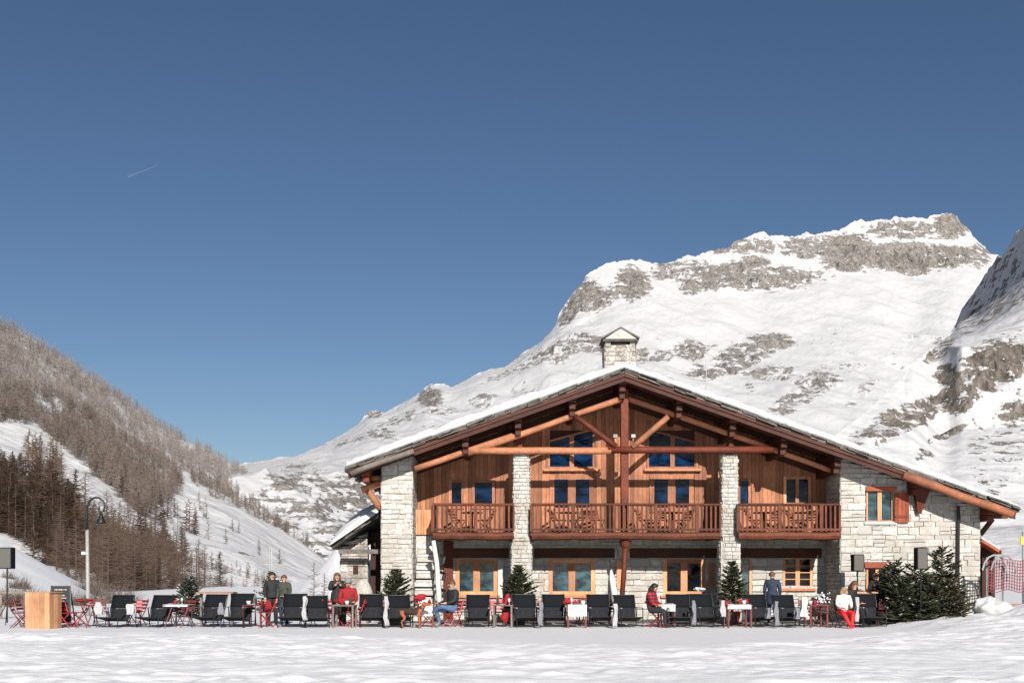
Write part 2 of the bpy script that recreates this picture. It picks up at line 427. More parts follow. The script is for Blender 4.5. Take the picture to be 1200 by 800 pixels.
rk = smooth(.35, .8, rock)
Z += lowf*fade*smooth(0, .15, T)
fine = fbm(X/34, Yw/60, Z/34, o=5, s=4)
rid = fbm(X/26, Yw/90, Z/70, o=4, s=14, ridged=True)
Z += fine*(2.2+11*rk)*(.25+.75*fade) + fbm(X/9, Yw/9, Z/9, o=2, s=40)*(.7+4*smooth(.2, .6, rock)+2.5*smooth(.97, 1, T))
cf = np.where(PX < 620, fade*.3, .35+.65*fade); Yw += (-(rid-rid.mean())*rk*30 + fine*rk*14)*cf
X += fbm(X/30, Yw/30, Z/30, o=3, s=77)*rk*14*cf
grid_mesh('mountain', X, Yw, Z, 'mountain_far', rock, kind='structure')

# ------------------------------------------------------------ near mountain spur to the right
SC = [(930,590),(955,545),(980,508),(1010,487),(1035,464),(1060,440),(1070,425),(1085,413),(1100,403),(1112,392),(1120,380),(1127,362),(1140,344),(1152,326),(1160,312),(1170,301),(1180,292),(1188,276),(1200,262),(1230,235),(1300,200),(1500,140)]
SB = [(930,592),(1100,405),(1112,394),(1125,378),(1145,366),(1170,345),(1200,322),(1300,280),(1500,220)]   # foot of the shaded wall
SR = [(1170,425,50,30,.98,25),(1110,440,18,16,1.0),(1125,462,28,22,.9,20),(1060,488,60,18,.85,25),(1035,510,40,16,.8,20),(1100,412,32,8,.7,40),(1150,372,50,16,.55,35),(1190,345,40,14,.5,30),(1190,482,26,16,.95),
      (1110,506,30,5,.8,25),(1085,538,26,6,.6),(1170,335,50,45,.34,50),(1170,530,40,60,.47),(1000,520,60,14,.6,30),(1280,420,90,90,.9),(1400,400,120,120,.8)]
cols_ = np.arange(930, 1500, 1.2); rows_ = np.concatenate([np.linspace(0, 1, 300), [1.03, 1.1, 1.2]])
PX, T = np.meshgrid(cols_, rows_)
crest = tab(SC, PX); crest = hblur(crest[:1], 8)+0*crest
V = two_crest(SC, PX, T, 20, .84, 12.0, 1118)
sb = np.maximum(np.where(PX > 1112, hblur(tab(SB, PX[:1]), 8), 0)+0*PX, V.min(axis=0, keepdims=True)+.5)
def wallD(px, v):
    r = (px-600)/F; e = (HZ-v)/F; return 318./np.maximum(r-.36*e, .08)
dtop = np.where(PX > 1120, wallD(PX, sb), tab([(930,560),(980,630),(1060,740),(1100,830),(1118,960),(1500,1003)], PX))
dtop = hblur(dtop, 28)
def lerp(a, b, t): return a+(b-a)*np.clip(t, 0, 1)
D = lerp(400, 700, (700-V)/200.)
vc0 = np.minimum(500., 500+(sb-440)*.5); 
D = np.where(V < 500, lerp(700, 722, (500-V)/40.), D)
D = np.where(V < 460, lerp(722, 750, (460-V)/55.), D)
D = np.where(V < 405, lerp(750, dtop, (405-V)/np.maximum(405-sb, 1)), D)
Dl = lerp(400, dtop, (700-V)/np.maximum(700-sb, 1))
k = smooth(1060, 1130, PX); D = Dl*(1-k)+D*k
D = np.where((V < sb) & (PX > 1118), wallD(PX, V), D)
D = D+np.maximum(T-1, 0)*1500
rock = ellipses(SR, PX, V)
X = (PX-600)/F*D; Yw = D.copy(); Z = CZ+(HZ-V)/F*D-np.maximum(T-1, 0)*900
fade = 1-.9*smooth(.8, .99, T); rk = smooth(.35, .8, rock)
Z += fbm(X/150, Yw/150, o=4, s=61)*22*fade*smooth(0, .1, T)
fine = fbm(X/16, Yw/20, Z/16, o=5, s=64)
Z += fine*(1.6+5*rk)*(.45+.55*fade)
rid = fbm(X/15, Yw/60, Z/34, o=4, s=66, ridged=True); Yw += -(rid-rid.mean())*rk*18*(.4+.6*fade)
grid_mesh('mountain_spur', X, Yw, Z, 'mountain_near', rock, kind='structure')

# ------------------------------------------------------------ wooded hill to the left
HC = [(-700,80),(-300,235),(-100,330),(0,382),(25,390),(50,404),(62,414),(75,420),(100,437),(120,452),(150,473),(170,487),(200,506),(215,515),(235,523),(260,536),(285,552),(310,572),(340,595),(370,617),(395,640),(430,668),(470,690)]
def hill_D(px, v):
    crest = tab(HC, px)
    foot = tab([(-700,120),(0,130),(150,150),(300,210),(470,420)], px)
    top = tab([(-700,820),(0,860),(200,1020),(395,1180),(470,1200)], px)
    t = np.clip((700-v)/np.maximum(700-crest, 1), 0, 1)
    return foot+(top-foot)*(t**1.25)
def hill_P(px, v, extra=0):
    crest = tab(HC, px); t = np.clip((700-v)/np.maximum(700-crest, 1), 0, 1)
    D = hill_D(px, v); X = (px-600)/F*D; Z = CZ+(HZ-v)/F*D
    fade = (1-.93*smooth(.8, .99, t))*smooth(0, .12, t)
    Z = Z+(fbm(X/110, D/110, o=4, s=21)*13+fbm((X-D*.5)/40, (D+X*.5)/120, o=3, s=25)*5)*fade
    Z = Z+fbm(X/9, D/9, o=3, s=28)*.8
    return X, D, Z
cols_ = np.arange(-700, 472, 2.2); rows_ = np.concatenate([np.linspace(0, 1, 200), [1.03, 1.1, 1.25]])
PX, T = np.meshgrid(cols_, rows_); crest = tab(HC, PX)
V = 700+(crest-700)*np.minimum(T, 1)
X, Yw, Z = hill_P(PX, V)
Yw = Yw+np.maximum(T-1, 0)*900; Z = Z-np.maximum(T-1, 0)*380
hrock = ellipses([(222,540,16,5,.7,-20),(180,612,18,5,.8,-30),(60,437,16,5,.6,-30),(200,500,30,5,.55,-35),(300,655,30,4,.5),(240,560,40,5,.45,-30)], PX, V)
grid_mesh('hill', X, Yw, Z, 'hill_snow', hrock, kind='structure')

# near roadside bank on the far left
cols_ = np.linspace(-900, 135, 330); rows_ = np.linspace(0, 1, 40); PX, T = np.meshgrid(cols_, rows_)
top = tab([(-900,430),(-200,560),(-60,612),(0,632),(40,655),(75,675),(105,692),(135,716)], PX)
Db = lerp(64, 92, T); V = 705+(top-705)*T; V = np.maximum(V, top)
X = (PX-600)/F*Db; Z = CZ+(HZ-V)/F*Db+fbm(X/3, Db/3, o=4, s=90)*.35*(1-T*.7)-.05
# back side
X = np.vstack([X, X[-1:], X[-1:]]); Yw = np.vstack([Db, Db[-1:]+5, Db[-1:]+26]); Z = np.vstack([Z, Z[-1:]-1, Z[-1:]*0-2])
grid_mesh('snow_bank', X, Yw, Z, 'snow_ground', np.zeros_like(X), kind='structure')
# snow bank left of the chalet, in front of the valley
cols_ = np.linspace(330, 470, 70); PX, T = np.meshgrid(cols_, np.linspace(0, 1, 30))
top = tab([(330,712),(350,690),(372,668),(392,645),(405,637),(420,634),(470,632)], PX)
Db = lerp(47, 56, T); V = 712+(top-712)*T
X = (PX-600)/F*Db; Z = CZ+(HZ-V)/F*Db+fbm(X/1.5, Db/1.5, o=4, s=91)*.25
X = np.vstack([X, X[-1:]]); Yw = np.vstack([Db, Db[-1:]+14]); Z = np.vstack([Z, Z[-1:]*0-1])
grid_mesh('snow_bank', X, Yw, Z, 'snow_ground', np.zeros_like(X), kind='structure')

# ------------------------------------------------------------ ground
def ground_h(x, y):
    px = x/np.maximum(y, .5)*F+600
    am = .55+1.2*smooth(-.25, .3, fbm(x/4.5, y/2.6, o=3, s=120)); ro = am*fbm(x/.9, y/.55, o=4, s=101)*.15+fbm(x/3.2, y/1.6, o=3, s=103)*.20+fbm(x/.28, y/.22, o=2, s=107)*.035
    edge = tab([(-600,33.2),(300,33.2),(420,31.5),(640,28.5),(820,27.0),(1000,31.0),(1060,33.4),(1800,34)], px)
    lvl = smooth(0, 3.5, edge-y)
    h = ro*lvl*.85 + (1-lvl)*fbm(x/1.4, y/1.4, o=3, s=109)*.018
    h = h+.04*lvl
    m = smooth(10.8, 14.2, x)*smooth(26, 33.2, y)*(1-smooth(35.4, 37.5, y))
    h = h+m*(.36+.42*smooth(14.8, 16.2, x)+fbm(x/.8, y/.8, o=4, s=111)*.22)
    h = h+smooth(14, 16, x)*smooth(36, 38, y)*.3
    return h
xs = np.unique(np.concatenate([[-6000,-2500,-1000,-400,-150,-60,-35], np.arange(-25, 25.01, .075), [35,60,150,400,1000,2500,6000]]))
ys = np.unique(np.concatenate([[-6000,-800,-100,-30,-5,4,8,10,11], np.arange(12, 40, .075), np.arange(40, 60, 1.5), [70,90,120,170,250,400,800,2000,6000]]))
PXg, PYg = np.meshgrid(xs, ys)
Zg = ground_h(PXg, PYg)
Zg = np.where((np.abs(PXg) > 30) | (PYg > 62) | (PYg < 5), -.02, Zg)
Zg = np.where(PYg > 95, -.5, Zg)
grid_mesh('ground', PXg, PYg, Zg, 'snow_ground', np.zeros_like(PXg), kind='structure')

# ------------------------------------------------------------ trees
def larch_mesh(seed, h, spread, nb, tw, dens_low=.06):
    """bare larch: fans of thin twigs on rising limbs; returns triangle soup for trunk and crown"""
    r = random.Random(seed); mb = MB()
    for i in range(nb):
        u = (i+r.random())/nb; z = h*(dens_low+(1-dens_low)*u)
        L = spread*(1-u)**.75*r.uniform(.55, 1.1)+.12*spread; a = r.uniform(0, 2*math.pi)
        d = Vector((math.cos(a), math.sin(a), r.uniform(-.15, .35)))
        s = Vector((-math.sin(a), math.cos(a), 0)); p = Vector((0, 0, z)); q = p+d*L
        c = r.random()
        up = Vector((0, 0, tw*.8))
        a0 = [mb.vert(p-up), mb.vert(p+up), mb.vert(q)]; mb.face(a0, 0, c)
        for k in range(4):
            t = r.uniform(.3, 1); b0 = p.lerp(q, t)
            sd = s*r.uniform(-1, 1)+Vector((0, 0, r.uniform(-.5, .7)))+d*.4
            e = b0+sd.normalized()*L*r.uniform(.25, .5)
            n = Vector((r.uniform(-1, 1), r.uniform(-1, 1), r.uniform(-.3, 1))).normalized()*tw*.6
            mb.face([mb.vert(b0-n), mb.vert(b0+n), mb.vert(e)], 0, c)
    return mb
def trunk_mb(h, r0, n=5):
    mb = MB(); mb.tube([(0, 0, -.6), (0, 0, h*.5), (0, 0, h)], [r0, r0*.6, r0*.08], n, cap=False); return mb
def inpoly(px, py, P):
    c = False; n = len(P); j = n-1
    for i in range(n):
        if (P[i][1] > py) != (P[j][1] > py) and px < (P[j][0]-P[i][0])*(py-P[i][1])/(P[j][1]-P[i][1])+P[i][0]: c = not c
        j = i
    return c
ZONES = [ # polygon, density per pixel^2, kind, height range
 ([(-300,240),(-100,333),(0,380),(60,414),(120,452),(200,506),(285,552),(395,640),(392,650),(330,615),(270,580),(200,545),(150,520),(100,490),(60,468),(0,470),(-300,420)], .14, 'grey', (8, 11.5)),
 ([(-300,410),(0,465),(60,470),(110,492),(150,520),(205,548),(215,570),(190,600),(165,610),(120,570),(80,530),(40,500),(0,492),(-300,440)], .11, 'tan', (8, 12)),
 ([(210,545),(270,578),(330,613),(392,648),(396,662),(340,632),(270,596),(220,562)], .085, 'tan', (8, 11)),
 ([(165,545),(235,565),(245,620),(200,640),(150,600)], .006, 'tan', (6, 10)),
 ([(30,525),(70,540),(75,600),(30,560)], .02, 'brown', (11, 15)),
 ([(-300,560),(30,572),(85,610),(90,665),(60,668),(0,645),(-300,600)], .022, 'dark', (9, 13.5)),
 ([(60,612),(150,612),(190,640),(222,672),(240,700),(100,700),(60,668)], .024, 'brown', (6, 10)),
 ([(200,640),(300,665),(330,700),(200,700)], .02, 'brown', (2.2, 4)),
 ([(205,600),(260,610),(330,650),(330,690),(250,680)], .0012, 'dark', (5, 8)),
 ([(120,560),(200,590),(260,640),(160,620)], .006, 'dark', (7, 11)),
 ([(30,465),(75,480),(70,495),(30,480)], .0, 'grey', (9, 12)),
]
GAPS = [([(33,470),(60,474),(78,492),(60,494),(40,486)], .12), ([(40,434),(62,444),(70,456),(48,450)], .35), ([(-10,488),(30,505),(32,540),(-10,530)], .05),
        ([(66,548),(90,556),(106,600),(100,618),(80,600)], .06), ([(240,500),(300,545),(300,575),(240,560)], 1.0)]
rt = random.Random(11); trees = []
for poly, dens, kindt, hr in ZONES:
    x0, x1 = min(p[0] for p in poly), max(p[0] for p in poly); y0, y1 = min(p[1] for p in poly), max(p[1] for p in poly)
    for _ in range(int((x1-x0)*(y1-y0)*dens)):
        px, py = rt.uniform(x0, x1), rt.uniform(y0, y1)
        if not inpoly(px, py, poly): continue
        if any(inpoly(px, py, g) and rt.random() > k for g, k in GAPS): continue
        trees.append((px, py, kindt, rt.uniform(*hr)))
# single trees that stand out on the snow
for px, py, h, kk in [(22,640,15,'tan'),(52,652,16,'brown'),(60,655,17,'dark'),(45,640,14,'dark'),(75,660,14,'dark'),(12,640,15,'dark'),(183,612,11,'tan'),(218,628,12,'dark'),(228,632,9,'dark'),(222,625,14,'brown'),(192,662,12,'dark'),(213,672,9,'dark'),(160,600,10,'dark'),(150,592,9,'dark'),(200,617,8,'tan'),(244,640,9,'tan'),(258,690,8,'dark'),(240,690,9,'brown'),(100,660,17,'brown'),(140,672,14,'brown'),(165,675,14,'dark'),(125,668,15,'brown'),(88,655,16,'dark')]:
    trees.append((px, py, kk, h))
pxs = np.array([t[0] for t in trees]); pys = np.array([t[1] for t in trees])
# stands thin out in patches
thin = fbm(pxs/26, pys/18, o=3, s=301)
TX, TY, TZ = hill_P(pxs, pys)
size = np.array([t[3] for t in trees])/TY*F
MATK = {'grey': 'larch_grey', 'tan': 'larch_tan', 'brown': 'larch_brown', 'dark': 'conifer_dark'}
TH = 10.0
NEAR = {k: [larch_mesh(50+i+j*7, TH, 2.6 if k != 'dark' else 2.3, 120 if k != 'dark' else 170, .05 if k != 'dark' else .085) for i in range(3)] for j, k in enumerate(MATK)}
FARM = {k: [larch_mesh(150+i+j*7, TH, 2.7, 34, .16 if k != 'dark' else .2) for i in range(4)] for j, k in enumerate(MATK)}
order = np.argsort(-size); keep = [i for i in order if not (trees[i][2] in ('grey', 'tan') and thin[i] < -.18 and rt.random() < .75)]
vis = [i for i in keep if pxs[i] > -12]; single = vis[:292]; s_ = set(single); mass = [i for i in keep if i not in s_]
near_me = {k: [m_.mesh('crown', MATK[k]) for m_ in v] for k, v in NEAR.items()}
trunk_me = {k: trunk_mb(TH, .17).mesh('trunk', 'bark' if k != 'grey' else 'larch_brown') for k in MATK}
LBL = {'grey': ('bare_larch', 'pale grey leafless larch on the upper part of the wooded hillside', 'tree', 'grey larches on the hillside'),
       'tan': ('bare_larch', 'tan leafless larch on the snowy hillside', 'tree', 'tan larches on the hillside'),
       'brown': ('bare_larch', 'brown leafless larch at the foot of the hillside behind the lamp post', 'tree', 'brown larches at the foot of the hillside'),
       'dark': ('conifer_tree', 'dark narrow conifer standing on the lower hillside', 'tree', 'dark conifers on the lower hillside')}
for i in single:
    k = trees[i][2]; h = trees[i][3]; nm, lb, ct, gr = LBL[k]
    o = empty(nm, (TX[i], TY[i], TZ[i]-.2), rt.uniform(0, 6.28), label=lb, category=ct, group=gr)
    s = h/TH; wv = rt.uniform(.8, 1.25); o.scale = (s*wv, s*wv, s)
    c = bpy.data.objects.new('crown', rt.choice(near_me[k])); col.objects.link(c); c.parent = o
    t = bpy.data.objects.new('trunk', trunk_me[k]); col.objects.link(t); t.parent = o
# the rest of the far wood, which reads as one mass
vs, fs, ms, rn = [], [], [], []; base = 0
keys = list(MATK)
temp = {}
for k in keys:
    temp[k] = []
    for mb in FARM[k]:
        mm = MB(); mm.v = list(mb.v); mm.f = list(mb.f); mm.c = list(mb.c)
        for a in (0, 2.1):
            dx, dy = .13*math.cos(a), .13*math.sin(a); mm.face([mm.vert((-dx, -dy, -.5)), mm.vert((dx, dy, -.5)), mm.vert((0, 0, TH))], 0, .4)
        temp[k].append((np.array(mm.v), np.array(mm.f), np.array(mm.c)))
for i in mass:
    k = trees[i][2]; v_, f_, c_ = rt.choice(temp[k]); a = rt.uniform(0, 6.28); s = trees[i][3]/TH; wv = s*rt.uniform(.8, 1.25)
    ca, sa = math.cos(a)*wv, math.sin(a)*wv
    q = np.empty_like(v_); q[:, 0] = v_[:, 0]*ca-v_[:, 1]*sa+TX[i]; q[:, 1] = v_[:, 0]*sa+v_[:, 1]*ca+TY[i]; q[:, 2] = v_[:, 2]*s+TZ[i]-.2
    vs.append(q); fs.append(f_+base); base += len(q); ms.append(np.full(len(f_), keys.index(k))); rn.append(np.clip(c_*.5+rt.uniform(0, .5), 0, 1))
vs = np.concatenate(vs); fs = np.concatenate(fs); ms = np.concatenate(ms); rn = np.concatenate(rn)
me = bpy.data.meshes.new('larch_wood'); me.vertices.add(len(vs)); me.vertices.foreach_set('co', vs.astype(np.float32).ravel())
me.loops.add(len(fs)*3); me.loops.foreach_set('vertex_index', fs.astype(np.int32).ravel())
me.polygons.add(len(fs)); me.polygons.foreach_set('loop_start', np.arange(0, len(fs)*3, 3, dtype=np.int32)); me.polygons.foreach_set('material_index', ms.astype(np.int32))
for k in keys: me.materials.append(MATS[MATK[k]])
me.update(calc_edges=True)
a = me.attributes.new('rnd', 'FLOAT', 'FACE'); a.data.foreach_set('value', rn.astype(np.float32))
o = bpy.data.objects.new('larch_wood', me); col.objects.link(o); o['kind'] = 'stuff'; o['label'] = 'far mass of leafless larches covering the hillside up to its crest'; o['category'] = 'wood'
print('TREES', len(trees), 'mass', len(mass), 'faces', len(fs))

def fir(name, h, rad, seed, leaf, label, loc, snow=.0, twig=.045, pot=None, up=.12, group=None, bare=.0, pw=.7):
    r = random.Random(seed); root = empty(name, loc, r.uniform(0, 6), label=label, category='tree')
    if group: root['group'] = group
    z0 = pot or 0
    t = MB(); t.tube([(0, 0, 0), (0, 0, z0+h*.5), (0, 0, z0+h)], [.04+h*.012, .03+h*.005, .006], 7); t.build('trunk', 'bark', root)
    f = MB(); lev = int(h/.085)
    for i in range(lev):
        u = i/lev; z = z0+h*(.05+.93*u)
        L = rad*((1-u)**pw)*r.uniform(.8, 1.1)+.06; n = r.randint(5, 8)
        if bare and u > 1-bare: n = r.randint(2, 4); L = L*.9+.08
        a0 = r.uniform(0, 6.28)
        for j in range(n):
            a = a0+j*6.283/n+r.uniform(-.3, .3); l = L*r.uniform(.65, 1.15)
            d = Vector((math.cos(a), math.sin(a), up+r.uniform(-.12, .25)+u*.5)).normalized(); sd = Vector((-math.sin(a), math.cos(a), 0))
            p = Vector((0, 0, z)); seg = max(3, int(l/.075)); c = r.random()
            q = p+d*l; nn = sd*twig*.5
            f.face([f.vert(p-nn), f.vert(p+nn), f.vert(q)], 0, c)
            nn = Vector((0, 0, twig*.5)); f.face([f.vert(p-nn), f.vert(p+nn), f.vert(q)], 0, c)
            for s_ in range(seg):
                tt = .25+.75*(s_+r.random())/seg; b0 = p.lerp(q, tt); ll = l*.42*(1.15-tt)*r.uniform(.7, 1.3)+.05
                for sg in (-1, 1):
                    e = b0+(d*.75+sd*sg*.8+Vector((0, 0, r.uniform(-.25, .2)))).normalized()*ll
                    cc = r.random(); k = Vector((r.uniform(-.4, .4), r.uniform(-.4, .4), 1)).normalized()*twig*.5; k2 = (e-b0).cross(k).normalized()*twig*.5
                    mm = 1 if r.random() < snow else 0
                    mid = b0.lerp(e, .45)
                    for kk in (k, k2):
                        f.face([f.vert(b0), f.vert(mid-kk), f.vert(e), f.vert(mid+kk)], mm, cc)
    f.build('crown', [leaf, 'snow_roof'], root)
    if pot:
        b = MB(); b.lathe([(.20, 0), (.25, pot*.5), (.28, pot), (.24, pot), (.23, pot-.05)], 14); b.build('pot', 'grey_wood', root, smooth=False)
    return root
# ------------------------------------------------------------ the chalet
YF, YB = 39.0, 40.8                        # stone front, wall of the loggia
SL = .353; RXc, RZc = WX(732, 38.1), WZ(437, 38.1)
XL, XR = WX(408, 38.1), WX(1190, 38.1)
def zr(x): return RZc-SL*abs(x-RXc)        # underside line of the roof tiles
chalet = empty('chalet', (0, 0, 0), label='large alpine chalet of pale stone and red brown timber under a snowy gable roof', category='chalet')

def masonry(mb, P, N, U, u0, u1, z0, top, ch=(.14, .27), ln=(.25, .75), holes=(), depth=.028, jit=.024, seed=0):
    """courses of irregular stones on a wall: P(u, z, out) maps wall coordinates to a point"""
    r = random.Random(seed); z = z0
    zmax = max(top(u0+(u1-u0)*k/40) for k in range(41))
    while z < zmax-.02:
        h = r.uniform(*ch)
        spans = [(u0, u1)]
        for a, b, c, d in holes:
            if z+h*.5 > c and z+h*.5 < d:
                n = []
                for s, e in spans:
                    if b <= s or a >= e: n.append((s, e)); continue
                    if a-s > .06: n.append((s, a))
                    if e-b > .06: n.append((b, e))
                spans = n
        for s, e in spans:
            u = s
            while u < e-.01:
                l = min(r.uniform(*ln), e-u)
                if e-u-l < ln[0]*.5: l = e-u
                parts = [(z, z+h)]
                if h > .2 and r.random() < .28: m_ = z+h*r.uniform(.4, .6); parts = [(z, m_), (m_, z+h)]
                for a, b in parts:
                    ta, tb = min(b, top(u)), min(b, top(u+l))
                    if ta-a < .02 and tb-a < .02: continue
                    ta, tb = max(ta, a+.012), max(tb, a+.012)
                    g = .008; j = lambda: r.uniform(-jit, jit)
                    o = depth*r.uniform(.7, 1.25); c = r.random()
                    Q = [(u+g, a+g), (u+l-g, a+g+j()), (u+l-g+j(), tb-g+j()*.8), (u+g+j(), ta-g+j()*.8)]
                    cu, cz = sum(q[0] for q in Q)/4, sum(q[1] for q in Q)/4
                    i = len(mb.v)
                    for q in Q: mb.vert(P(q[0], q[1], 0))
                    for q in Q: mb.vert(P(q[0], q[1], o*.72))
                    for q in Q:
                        k = min(.022/max(abs(q[0]-cu), .03), .3); k2 = min(.018/max(abs(q[1]-cz), .02), .3)
                        mb.vert(P(q[0]+(cu-q[0])*k, q[1]+(cz-q[1])*k2, o))
                    for b0 in (0, 4):
                        for k in range(4): mb.face((i+b0+k, i+b0+(k+1) % 4, i+b0+4+(k+1) % 4, i+b0+4+k), 0, c)
                    mb.face((i+8, i+9, i+10, i+11), 0, c)
                u += l
        z += h
def flat(x0, y0, ux, uy):                   # wall plane, outward normal to the right-hand side of -u
    nx, ny = uy, -ux
    return lambda u, z, o: (x0+ux*u+nx*o, y0+uy*u+ny*o, z)

# --- stone mass at the right
xr0, xr1 = WX(985, YF), WX(1148, YF)
hole_u = (WX(1014, YF)-xr0, WX(1047, YF)-xr0, WZ(611, YF), WZ(571, YF))
hole_g = (WX(1014, YF)-xr0, WX(1041, YF)-xr0, WZ(700, YF), WZ(660, YF))
mb = MB(); masonry(mb, flat(xr0, YF, 1, 0), None, None, 0, xr1-xr0, 0, lambda u: zr(xr0+u)-.1, holes=[hole_u, hole_g], seed=3)
masonry(mb, flat(xr0, YB, 0, -1), None, None, 0, YB-YF, 0, lambda u: zr(xr0)-.1, ch=(.1, .2), ln=(.2, .5), seed=4)
masonry(mb, flat(xr1, YF, 0, 1), None, None, 0, 12.5, 0, lambda u: zr(xr1)-.1, seed=5)
mb.build('stone_wall', 'stone_white', chalet)
mb = MB()
def wall_core(mb, x0, x1, y0, y1, z0, holes):
    xs_ = sorted({x0, x1, *[a for h in holes for a in h[:2]]})
    for a, b in zip(xs_[:-1], xs_[1:]):
        m_ = (a+b)/2; hs_ = sorted([h for h in holes if h[0] <= m_ <= h[1]], key=lambda h: h[2]); z = z0
        for h in hs_:
            mb.box(a, b, y0, y1, z, h[2], 0, .5); z = h[3]
        mb.hexa([(a, y0, z), (b, y0, z), (b, y1, z), (a, y1, z), (a, y0, zr(a)-.08), (b, y0, zr(b)-.08), (b, y1, zr(b)-.08), (a, y1, zr(a)-.08)], 0, .5)
wall_core(mb, xr0+.004, xr1-.004, YF+.02, YF+.5, 0, [(xr0+h[0], xr0+h[1], h[2], h[3]) for h in (hole_u, hole_g)])
wall_core(mb, xr0+.02, xr0+.4, YF+.5, 52, 0, []); wall_core(mb, xr1-.42, xr1-.02, YF+.5, 52, 0, [])
wall_core(mb, WX(447, YF)+.02, xr1-.42, 51.6, 52, 0, [])
mb.build('wall_core', 'mortar', chalet)

# --- stone pier at the left
xl0, xl1 = WX(447, YF), WX(483, YF)
mb = MB()
masonry(mb, flat(xl0, YF, 1, 0), None, None, 0, xl1-xl0, 0, lambda u: zr(xl0+u)-.1, ch=(.13, .22), ln=(.22, .6), seed=7)
masonry(mb, flat(xl1, YF, 0, 1), None, None, 0, 1.8, 0, lambda u: zr(xl1)-.1, ch=(.13, .22), ln=(.22, .6), seed=8)
masonry(mb, flat(xl0, 52, 0, -1), None, None, 0, 13, 0, lambda u: zr(xl0)-.1, seed=9)
mb.build('stone_pier', 'stone_white', chalet)
mb = MB(); wall_core(mb, xl0+.02, xl1-.02, YF+.02, 40.8, 0, []); wall_core(mb, xl0+.02, xl0+.4, 40.8, 51.6, 0, []); mb.build('wall_core', 'mortar', chalet)

mb = MB()   # dark paving added in and before the loggia to cut snow bounce light
for i in range(34):
    for j in range(5):
        a = WX(447, YF)+i*.62+random.uniform(-.02, .02); mb.box(a, a+.6, 37.9+j*.58, 37.9+j*.58+.56, -.1, .03+random.uniform(0, .012))
mb.build('bounce_cut_paving', 'slate', chalet)
mb = MB()  # dark beams added to deepen the balcony's shade on the lower wall
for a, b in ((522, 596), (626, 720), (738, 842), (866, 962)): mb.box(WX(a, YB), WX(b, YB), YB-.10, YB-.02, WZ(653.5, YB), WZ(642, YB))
mb.build('shade_band_beam', 'dark_board', chalet, bevel=.01)
# --- round stone columns
COLS = [(611, 39.25), (854, 39.25)]
for k, (cx, Y) in enumerate(COLS):
    x = WX(cx, Y); mb = MB(); core = MB(); seg = [(0, WZ(634, Y), .40, .385), (WZ(634, Y), WZ(533, Y), .325, .315)]
    for n, (za, zb, ra, rb) in enumerate(seg):
        def P(u, z, o, ra=ra, rb=rb, za=za, zb=zb, x=x, Y=Y):
            rr = ra+(rb-ra)*(z-za)/(zb-za)+o-.05
            a = u/ra; q_ = (abs(math.sin(a))**5+abs(math.cos(a))**5)**-.2; return (x+rr*q_*math.sin(a), Y-rr*q_*math.cos(a), z)
        masonry(mb, P, None, None, -math.pi*ra, math.pi*ra, za, lambda u, zb=zb: zb, ch=(.09, .17), ln=(.14, .3), depth=.04, jit=.009, seed=20+k*3+n)
        core.box(x-ra+.07, x+ra-.07, Y-ra+.07, Y+ra-.07, za, zb-.005, 0, .5)
    mb.build('stone_column', 'stone_white', chalet); core.build('column_core', 'mortar', chalet)

# --- windows
def window(px0, px1, py0, py1, Y, panes=2, fw=.09, glass='glass_blue', frame='frame_wood', sill=None, mull=None, bars=0, top=None, parent=chalet, name='window', edges=None):
    x0, x1, z0, z1 = WX(px0, Y), WX(px1, Y), WZ(py1, Y), WZ(py0, Y); f = MB()
    tz = (lambda x: z1) if top is None else (lambda x: WZ(top(x/Y*F+600), Y))
    def post(a, b):
        f.hexa([(a, Y-.03, z0), (b, Y-.03, z0), (b, Y+.07, z0), (a, Y+.07, z0), (a, Y-.03, tz(a)), (b, Y-.03, tz(b)), (b, Y+.07, tz(b)), (a, Y+.07, tz(a))], 0)
    post(x0, x0+fw); post(x1-fw, x1)
    f.box(x0+fw, x1-fw, Y-.026, Y+.066, z0, z0+fw)
    f.hexa([(x0+fw, Y-.026, tz(x0+fw)-fw), (x1-fw, Y-.026, tz(x1-fw)-fw), (x1-fw, Y+.066, tz(x1-fw)-fw), (x0+fw, Y+.066, tz(x0+fw)-fw),
            (x0+fw, Y-.026, tz(x0+fw)), (x1-fw, Y-.026, tz(x1-fw)), (x1-fw, Y+.066, tz(x1-fw)), (x0+fw, Y+.066, tz(x0+fw))], 0)
    mw = mull or fw*1.5; cells = []
    inner = x1-x0-2*fw; pw = (inner-mw*(panes-1))/panes; x = x0+fw
    for i in range(panes):
        cells.append((x, x+pw))
        if i < panes-1:
            a, b = x+pw, x+pw+mw
            f.hexa([(a, Y-.03, z0+fw), (b, Y-.03, z0+fw), (b, Y+.07, z0+fw), (a, Y+.07, z0+fw), (a, Y-.03, tz(a)-fw), (b, Y-.03, tz(b)-fw), (b, Y+.07, tz(b)-fw), (a, Y+.07, tz(a)-fw)], 0)
        x += pw+mw
    for a, b in cells:
        for j in range(bars):
            zz = z0+fw+(z1-z0-2*fw)*(j+1)/(bars+1); f.box(a, b, Y-.015, Y+.05, zz-.015, zz+.015)
    root = f.build(name, frame, parent)
    for a, b in cells:
        g = MB(); g.hexa([(a, Y+.03, z0+fw), (b, Y+.03, z0+fw), (b, Y+.05, z0+fw), (a, Y+.05, z0+fw), (a, Y+.03, tz(a)-fw), (b, Y+.03, tz(b)-fw), (b, Y+.05, tz(b)-fw), (a, Y+.05, tz(a)-fw)], 0)
        g.build('pane', glass, root)
    if sill:
        s = MB(); s.box(x0-.1, x1+.1, Y-.16, Y-.032, z0-.09, z0, 0, .8); s.build('sill', sill, root)
    return root
